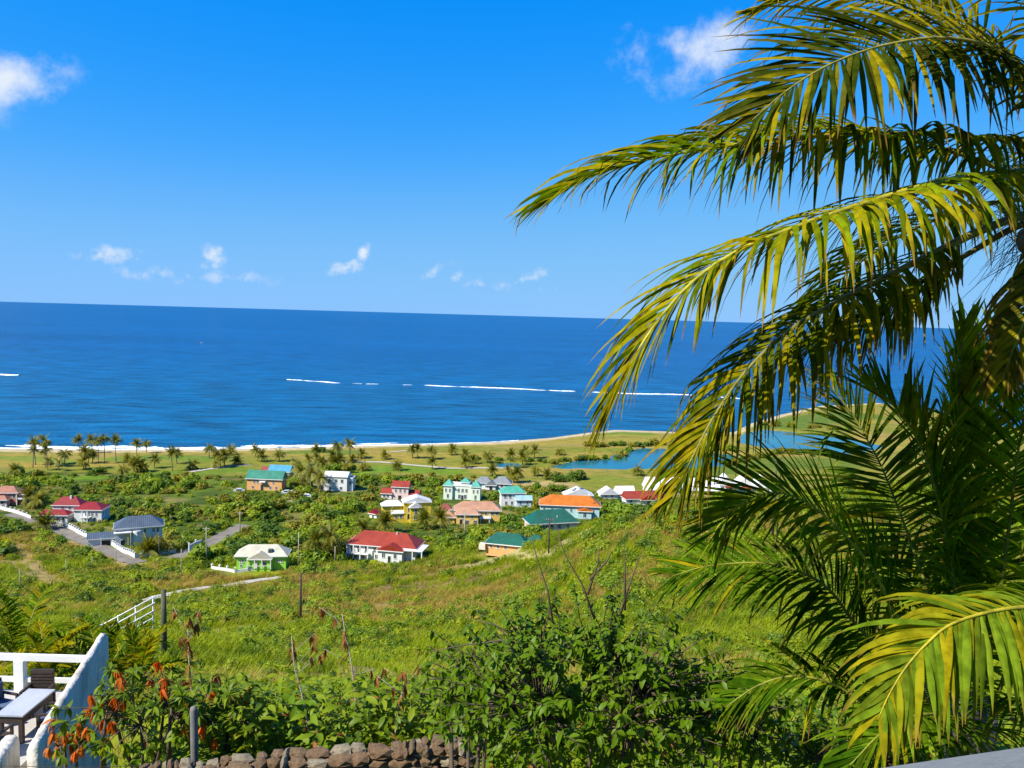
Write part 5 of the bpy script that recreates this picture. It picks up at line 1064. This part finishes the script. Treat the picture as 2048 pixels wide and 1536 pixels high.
for ps in ([(1110, 1270), (1095, 1180), (1075, 1120), (1060, 1065)], [(1190, 1240), (1165, 1170), (1130, 1110), (1105, 1035)], [(1175, 1190), (1195, 1130), (1200, 1080)], [(1180, 1160), (1215, 1120), (1225, 1100)], [(1240, 1230), (1262, 1160), (1285, 1100)], [(1250, 1220), (1250, 1140), (1248, 1090)], [(1080, 1300), (1010, 1280), (930, 1290), (850, 1305)], [(1060, 1290), (990, 1250), (950, 1240)]):
    tw.append(([atd(x, y, 8.6) for x, y in ps], .014))
shrub('garden_shrub', 'big dark green glossy leaved shrub with bare twigs rising above the stone wall', 'shrub', sc_, 1.75, 1.2, 1.12, 450, 5, LA, 14, 260, twigs=tw, stems=6)
shrub('garden_shrub', 'smaller loose shrub reaching a thin leafy branch over the dry grass', 'shrub', atd(935, 1375, 9.4), .75, .6, .55, 55, 6, LA, 8, 0)
shrub('garden_shrub', 'dark shrub spreading low between the big shrub and the palm', 'shrub', atd(1450, 1440, 8.9), .9, .8, .7, 110, 7, LA, 12, 0)
shrub('garden_shrub', 'shadowed shrub beneath the young palm fronds', 'shrub', atd(1700, 1530, 9.0), 1.1, .9, .6, 120, 8, LA, 11, 0)
OA = [leaf_mesh('leaf', .17, .028, SL2, .45), leaf_mesh('leaf', .15, .026, SL, .55), leaf_mesh('leaf', .16, .027, WL, .4)]; OD = leaf_mesh('leaf', .16, .024, OL, .7)
def stemtw(l, r_): return ([atd(*q) for q in l], r_)
shrub('orange_leaved_shrub', 'garden shrub with whorled green leaves and hanging orange clusters beside the white wall', 'shrub', atd(290, 1420, 12.6), 1.35, .9, .80, 120, 9, OA, 11, 200, whorl=True, odd=(OD, .24), stems=4, twigs=[stemtw([(206, 1540, 12.3), (206, 1480, 12.3), (214, 1420, 12.4)], .05), stemtw([(338, 1540, 12.3), (338, 1470, 12.3), (345, 1400, 12.4)], .05)])
shrub('orange_leaved_shrub', 'low orange flecked shrub at the corner of the deck wall', 'shrub', atd(135, 1478, 12.4), .4, .4, .35, 22, 10, OA, 10, 0, whorl=True, odd=(OD, .6), stems=3)
shrub('orange_leaved_shrub', 'shaded russet and green shrub beside the grey post', 'shrub', atd(440, 1420, 12.8), .8, .7, .62, 75, 12, OA, 11, 0, whorl=True, odd=(OD, .12), stems=4)
# dry stalks
RD = leaf_mesh('leaf', .16, .022, RL, .8)
for lab, ps, sd in (('tall bare stalk with drooping dry leaves behind the stone wall', [(620, 1500, 13.0), (612, 1430, 13.0), (603, 1385, 13.0), (588, 1330, 13.0), (583, 1272, 13.0)], 1), ('taller thin stalk topped with russet dry leaves', [(720, 1470, 13.6), (710, 1390, 13.6), (702, 1320, 13.6), (690, 1262, 13.6), (684, 1228, 13.6)], 2),
                    ('bare twiggy stalk by the orange shrub', [(385, 1400, 13.0), (378, 1320, 13.0), (376, 1260, 13.0)], 3), ('short dry stalk with rust coloured leaves', [(790, 1470, 13.2), (800, 1400, 13.2), (815, 1350, 13.2)], 4)):
    P_ = [atd(*q) for q in ps]; b = Vector((P_[0].x, P_[0].y, zt(P_[0].x, P_[0].y))); rt_ = empty('dry_stalk', b); tag(rt_, lab, 'plant'); r = random.Random(sd); mb = MB(); P_ = [b - Vector((0, 0, .1))] + P_; q = [p - b for p in P_]; mb.tube(q, [.022 - .016 * k / (len(q) - 1) for k in range(len(q))], 6); it = []
    for k in range(5):
        s = q[-1].lerp(q[2], r.uniform(.1, .8)); e = s + Vector((r.uniform(-.45, .45), r.uniform(-.2, .2), r.uniform(.2, .5))); mb.tube([s, e], [.007, .003], 4)
        for j in range(r.randrange(2, 8)): it.append((RD, Matrix.Translation(e.lerp(s, r.uniform(0, .2))) @ aim(Vector((r.uniform(-1, 1), r.uniform(-1, 1), r.uniform(-1.4, -.2))), r), 0))
    for j in range(14): s = q[-1].lerp(q[1], r.random() * .8); it.append((RD, Matrix.Translation(s) @ aim(Vector((r.uniform(-1, 1), r.uniform(-1, 1), r.uniform(-1.4, -.2))), r), 0))
    mb.build('stem', M_['palewood'], rt_, smooth=True); merge_leaves(it, 'dry_leaves', [RL], rt_)
# leafy weeds filling the garden slope
def weed(name, seed, mats, n=26, h=.6, odd=.0):
    r = random.Random(seed); it = []; lm = [leaf_mesh('leaf', .15, .034, mats[0], .4), leaf_mesh('leaf', .13, .026, mats[-1], .5)]
    for i in range(n):
        t = r.random(); p = Vector((r.gauss(0, .16), r.gauss(0, .16), h * t)); j = 0 if r.random() > odd else 1; az = r.uniform(0, 6.28)
        it.append((lm[j], Matrix.Translation(p) @ aim(Vector((math.cos(az), math.sin(az), r.uniform(-.5, .6))), r) @ Matrix.Scale(r.uniform(.6, 1.3), 4), j))
    V = []; Fc = []; MI = []
    for me_, m, j in it:
        o = len(V); V += [tuple(m @ q.co) for q in me_.vertices]; Fc += [tuple(x + o for x in p.vertices) for p in me_.polygons]; MI += [j] * len(me_.polygons)
    return mesh(name, V, Fc, [mats[0], mats[-1]], None, True, MI)
weeds = [weed('weed', 1, [WL, SL2], 34, .55, .3), weed('weed', 2, [WL, WL], 30, .45), weed('weed', 3, [SL2, RL], 30, .6, .22), weed('weed', 4, [WL, RL], 30, .7, .12), weed('weed', 5, [SL, SL2], 34, .6, .3)]
X, Y = hill_pts(5200, 11.9, 30, -.55, .62, .8); ok = ~((X < -7.2) & (Y < 26)); X, Y = X[ok], Y[ok]; k = len(X)
rot_ = np.stack([rng.normal(0, .15, k), rng.normal(0, .15, k), rng.uniform(0, 6.28, k)], 1); ix = rng.choice(5, k, p=[.3, .28, .14, .14, .14])
scatter('garden_weeds', 'bright green leafy weeds crowding the slope behind the stone wall', weeds, np.stack([X, Y, hz(X, Y)], 1), ix, rot_, rng.uniform(.7, 1.5, k))
X = rng.uniform(-4, 9, 1300); Y = rng.uniform(5.0, 10.3, 1300); k = len(X); rot_ = np.stack([rng.normal(0, .15, k), rng.normal(0, .15, k), rng.uniform(0, 6.28, k)], 1)
scatter('shaded_weeds', 'dark leafy undergrowth below the palms and shrub', weeds[2:], np.stack([X, Y, hz(X, Y)], 1), rng.choice(3, k, p=[.2, .1, .7]), rot_, rng.uniform(.8, 1.4, k))

# ------------------------------------------------------------------ dry stone wall
ST = [surf('stone_brown', (.32, .21, .10), (.12, .07, .035), 5, .9, .9, .03), surf('stone_grey', (.46, .38, .24), (.2, .15, .09), 5, .9, .9, .03), surf('stone_red', (.30, .18, .085), (.13, .075, .035), 5, .9, .9, .03)]
def stone_mesh(seed, mat):
    r = random.Random(seed); bm = bmesh.new(); bmesh.ops.create_icosphere(bm, subdivisions=1, radius=.5); bmesh.ops.subdivide_edges(bm, edges=bm.edges[:12], cuts=1)
    sx, sy, sz = r.uniform(.9, 1.15), r.uniform(.8, 1.0), r.uniform(.65, .9)
    for q in bm.verts: n_ = q.co.normalized(); k = max(abs(n_.x), abs(n_.y), abs(n_.z)) ; q.co = n_ * (.5 / (k ** .6)) * r.uniform(.88, 1.06); q.co.x *= sx; q.co.y *= sy; q.co.z *= sz
    me_ = bpy.data.meshes.new('stone'); bm.to_mesh(me_); bm.free(); me_.materials.append(mat); return me_
stones = [stone_mesh(i, ST[i % 3]) for i in range(12)]
wl = [plane_pt(230, 1556, 68.86), plane_pt(500, 1526, 68.92), plane_pt(700, 1510, 68.95), plane_pt(860, 1492, 69.0), plane_pt(930, 1492, 68.98)]
wr = empty('stone_wall', (wl[0].x, wl[0].y, 67.5)); tag(wr, 'dry stone wall of brown and grey field stones edging the garden', 'wall')
for a, b in zip(wl[:-1], wl[1:]):
    d = b - a; Lw = d.length; yaw = math.atan2(d.y, d.x); z = 0.0; row = 0
    while row < 6:
        s = random.uniform(-.1, .1)
        while s < Lw:
            w_ = random.choice((.09, .12, .15, .2, .27, .34)) * (1 if row else .9); hgt = random.uniform(.09, .19)
            for dep in ((0,) if row > 1 else (0, .22)):
                p = a + d * min(1, (s + w_ / 2) / Lw) + Vector((random.uniform(-.02, .02) - math.sin(yaw) * dep, math.cos(yaw) * dep + random.uniform(-.03, .03), -row * .125 - .06 + random.uniform(-.03, .045)))
                o = obj('stone', random.choice(stones), wr, p - wr.location, (random.uniform(-.2, .2), random.uniform(-.2, .2), yaw + random.uniform(-.3, .3)), (w_ * 1.08, random.uniform(.22, .3), hgt * 1.15))
            s += w_
        row += 1
    n_ = Vector((-math.sin(yaw), math.cos(yaw), 0)); mb = MB(); q4 = [a - n_ * .0, b - n_ * .0, b + n_ * .28, a + n_ * .28]
    mb.v = [tuple(Vector((q.x, q.y, 67.6)) - wr.location) for q in q4] + [tuple(q - wr.location - Vector((0, 0, .10))) for q in q4]; mb.f = [[0, 3, 2, 1], [4, 5, 6, 7], [0, 1, 5, 4], [1, 2, 6, 5], [2, 3, 7, 6], [3, 0, 4, 7]]; mb.m = [0] * 6; mb.build('rubble_core', ST[0], wr)
# grey round topped post
pp_ = atd(388, 1500, 11.6); pb = Vector((pp_.x, pp_.y, zt(pp_.x, pp_.y))); tz = atd(385, 1408, 11.6).z - pb.z
po = empty('garden_post', pb); tag(po, 'grey weathered round topped post in front of the orange shrub', 'post'); MB().tube([(0, 0, -.3), (.01, 0, tz * .5), (0, 0, tz - .06), (0, 0, tz - .02), (0, 0, tz)], [.055, .055, .055, .045, .012], 12).build('shaft', surf('grey_post', (.20, .18, .17), (.13, .12, .11), 6, .8), po, smooth=True)
MB().tube([(0, 0, tz * .45), (-1.5, -.1, tz * .42), (-3, -.2, tz * .45)], .004, 4).build('wire', M_['wood'], po)

# ------------------------------------------------------------------ deck with white railing, rough white wall, furniture
WT, FZ = 66.0, 64.2
wf, wn = plane_pt(208, 1262, WT), plane_pt(66, 1486, WT)
def rough_wall(name, label, a, b, top, bot, th, seed, parent=None):
    r = random.Random(seed); n = 40; d = (b - a); d.z = 0; Lw = d.length; d.normalize(); s = Vector((d.y, -d.x, 0)); v = []; f = []
    prof = [(-th / 2, bot), (-th / 2, (bot + top) / 2), (-th / 2, top - .08), (-th / 2 + .05, top - .01), (0, top), (th / 2 - .05, top - .01), (th / 2, top - .08), (th / 2, (bot + top) / 2), (th / 2, bot)]; o = Vector((a.x, a.y, bot)); m = len(prof)
    for i in range(n + 1):
        t = i / n; rd = .10 if i in (0, n) else 0
        for (w_, z) in prof: v.append(a - o + Vector((0, 0, -a.z + o.z)) + d * Lw * t + s * (w_ + r.uniform(-.014, .014)) + Vector((0, 0, z - o.z + (r.uniform(-.02, .02) if z > bot else 0) - (rd if z > top - .1 else 0))))
    for i in range(n):
        for j in range(m - 1): q = i * m + j; f.append((q, q + 1, q + m + 1, q + m))
    f += [tuple(range(m))[::-1], tuple(range(n * m, n * m + m))]
    me_ = mesh(name, v, f, PLAST, smooth=True); ob = obj(name, me_, None, o); tag(ob, label, 'wall'); return ob
def plasterm():
    m, t, p, out = mat_new('streaked_white_plaster'); c0, fa = noise_mix(t, (.47, .43, .35), (.24, .21, .16), 2.2, 6, .42, .8, vec=(1, 1, .22)); c1, f2 = noise_mix(t, c0, (.57, .53, .45), 1.1, 4, .45, .7); L(t, c1, p.inputs['Base Color']); p.inputs['Roughness'].default_value = .85
    n = N(t, 'ShaderNodeTexNoise'); n.inputs['Scale'].default_value = 9; n.inputs['Detail'].default_value = 5; tcn = N(t, 'ShaderNodeTexCoord'); L(t, tcn.outputs['Object'], n.inputs['Vector']); bump(t, p, n.outputs['Fac'], .7, .05); return m
PLAST = plasterm()
rough_wall('deck_wall', 'rough white plastered parapet wall with grey streaks beside the deck', wf, wn, WT, 61.5, .22, 3)
wa, wb = plane_pt(52, 1470, WT - .12), plane_pt(18, 1520, WT - .12); rough_wall('deck_wall', 'short lower white wall stub continuing the streaked parapet', wa + Vector((-.32, 0, 0)), wb + Vector((-.32, 0, 0)), WT - .12, 61.5, .3, 4)
dk = MB(); dk.box(-22, wf.x - .16, 12, wf.y + .1, FZ - .25, FZ); tag(dk.build('deck_floor', surf('deck_tiles', (.50, .47, .43), (.42, .39, .36), 1.5, .7)), 'pale tiled deck floor', None, None, 'structure')
tag(MB().box(-21.9, wf.x - .2, wf.y - .2, wf.y, 59.5, FZ - .253).build('deck_retaining_wall', M_['white']), 'white retaining wall under the deck edge', 'wall')
rl = empty('deck_railing', (wf.x, wf.y - .1, FZ)); tag(rl, 'white painted timber railing along the far deck edge', 'railing')
MB().box(-10, -.1, -.06, .06, .95, 1.12).build('top_rail', M_['paintwhite'], rl); MB().box(-10, -.1, -.04, .04, .34, .47).build('lower_rail', M_['paintwhite'], rl)
px40 = plane_pt(42, 1365, FZ + .3).x - wf.x
for x in (px40, px40 - 2.4, px40 - 4.8): MB().box(x - .13, x + .13, -.10, .10, -.2, .948).build('post', M_['paintwhite'], rl)
# table
tc4 = [plane_pt(x, y, FZ + .74) for x, y in ((8, 1430), (60, 1432), (93, 1378), (44, 1377))]; tcn_ = sum(tc4, Vector()) / 4; tb = empty('deck_table', (tcn_.x, tcn_.y, FZ), 0); tag(tb, 'grey topped dark wicker table on the deck', 'table')
hwx, hwy = (abs((tc4[1] - tc4[0]).x) / 2 + .02, abs((tc4[2] - tc4[1]).y) / 2); hwy = min(max(hwy, .5), 1.2)
MB().box(-hwx, hwx, -hwy, hwy, .70, .74).build('table_top', M_['greytop'], tb); MB().box(-hwx + .04, hwx - .04, -hwy + .04, hwy - .04, .52, .697).build('apron', M_['wicker'], tb)
for sx in (-1, 1):
    for sy in (-1, 1): MB().box(sx * (hwx - .09) - .05, sx * (hwx - .09) + .05, sy * (hwy - .09) - .05, sy * (hwy - .09) + .05, 0, .518).build('leg', M_['wicker'], tb)
def chair(label, x, y, rz, cushion=None):
    r = empty('wicker_chair', (x, y, FZ), R(rz)); tag(r, label, 'chair', 'wicker chairs round the deck table')
    MB().box(-.29, .29, -.28, .28, .34, .43).build('seat', M_['wicker'], r); bk = MB().box(-.29, .29, .24, .31, .42, 1.02).build('backrest', M_['wicker'], r)
    for k in range(6): MB().box(-.285, .285, .225, .238, .47 + k * .09, .525 + k * .09).build('slat', M_['wicker'], bk)
    for s in (-1, 1):
        MB().box(s * .3 - .03, s * .3 + .03, -.26, .26, .60, .65).build('armrest', M_['wicker'], r)
        for yy in (-.24, .24): MB().box(s * .3 - .03, s * .3 + .03, yy - .03, yy + .03, 0, .598 if yy < 0 else .598).build('leg', M_['wicker'], r)
    if cushion: MB().box(-.25, .25, -.27, .22, .432, .50).build('cushion', M_[cushion], r); MB().box(-.25, .25, .16, .222, .52, .95).build('back_cushion', M_[cushion], r)
fx = plane_pt(92, 1376, FZ + .45); chair('brown wicker chair at the far table end by the railing', fx.x, tcn_.y + hwy + .25, 4)
chair('wicker chair with blue grey cushion beside the post', tcn_.x - hwx - .55, tcn_.y + .35, 75, 'cushion')
chair('dark wicker chair squeezed between table and streaked wall', tcn_.x + hwx + .42, tcn_.y - .1, -85, 'cushion'); chair('dark wicker chair with its back to the house', tcn_.x - .1, tcn_.y - hwy - .45, 178)
# ------------------------------------------------------------------ balcony rail under the viewpoint
ra, rb_ = atd(1755, 1537, 1.75), atd(2048, 1494, 1.62); d = (rb_ - ra).normalized(); n_ = Vector((0, 0, 1)).cross(d).normalized() * -1
if n_.y > 0: n_ = -n_
br_ = empty('balcony_railing', (ra.x, ra.y, 73.45)); tag(br_, 'grey painted balcony handrail edge at the corner of the viewpoint', 'railing'); mb = MB(); p0 = ra - d * .25; p1_ = rb_ + d * 1.6; q4 = [p0, p1_, p1_ + n_ * .22, p0 + n_ * .22]
mb.v = [tuple(q - br_.location - Vector((0, 0, .07))) for q in q4] + [tuple(q - br_.location) for q in q4]; mb.f = [[0, 1, 2, 3], [7, 6, 5, 4], [4, 5, 1, 0], [5, 6, 2, 1], [6, 7, 3, 2], [7, 4, 0, 3]]; mb.m = [0] * 6; mb.build('handrail', surf('grey_rail_paint', (.17, .18, .18), (.13, .14, .14), 3, .5), br_)
for t in (.3, 1.1, 1.9):
    q = p0 + d * t + n_ * .11 - br_.location; MB().box(q.x - .03, q.x + .03, q.y - .03, q.y + .03, -.05, q.z - .075).build('baluster', M_['paintwhite'], br_)
tag(MB().box(-1.5, 5.5, -3.5, 1.9, 73.2, 73.4).build('balcony_floor', M_['concrete']), 'concrete balcony floor under the viewpoint', None, None, 'structure')
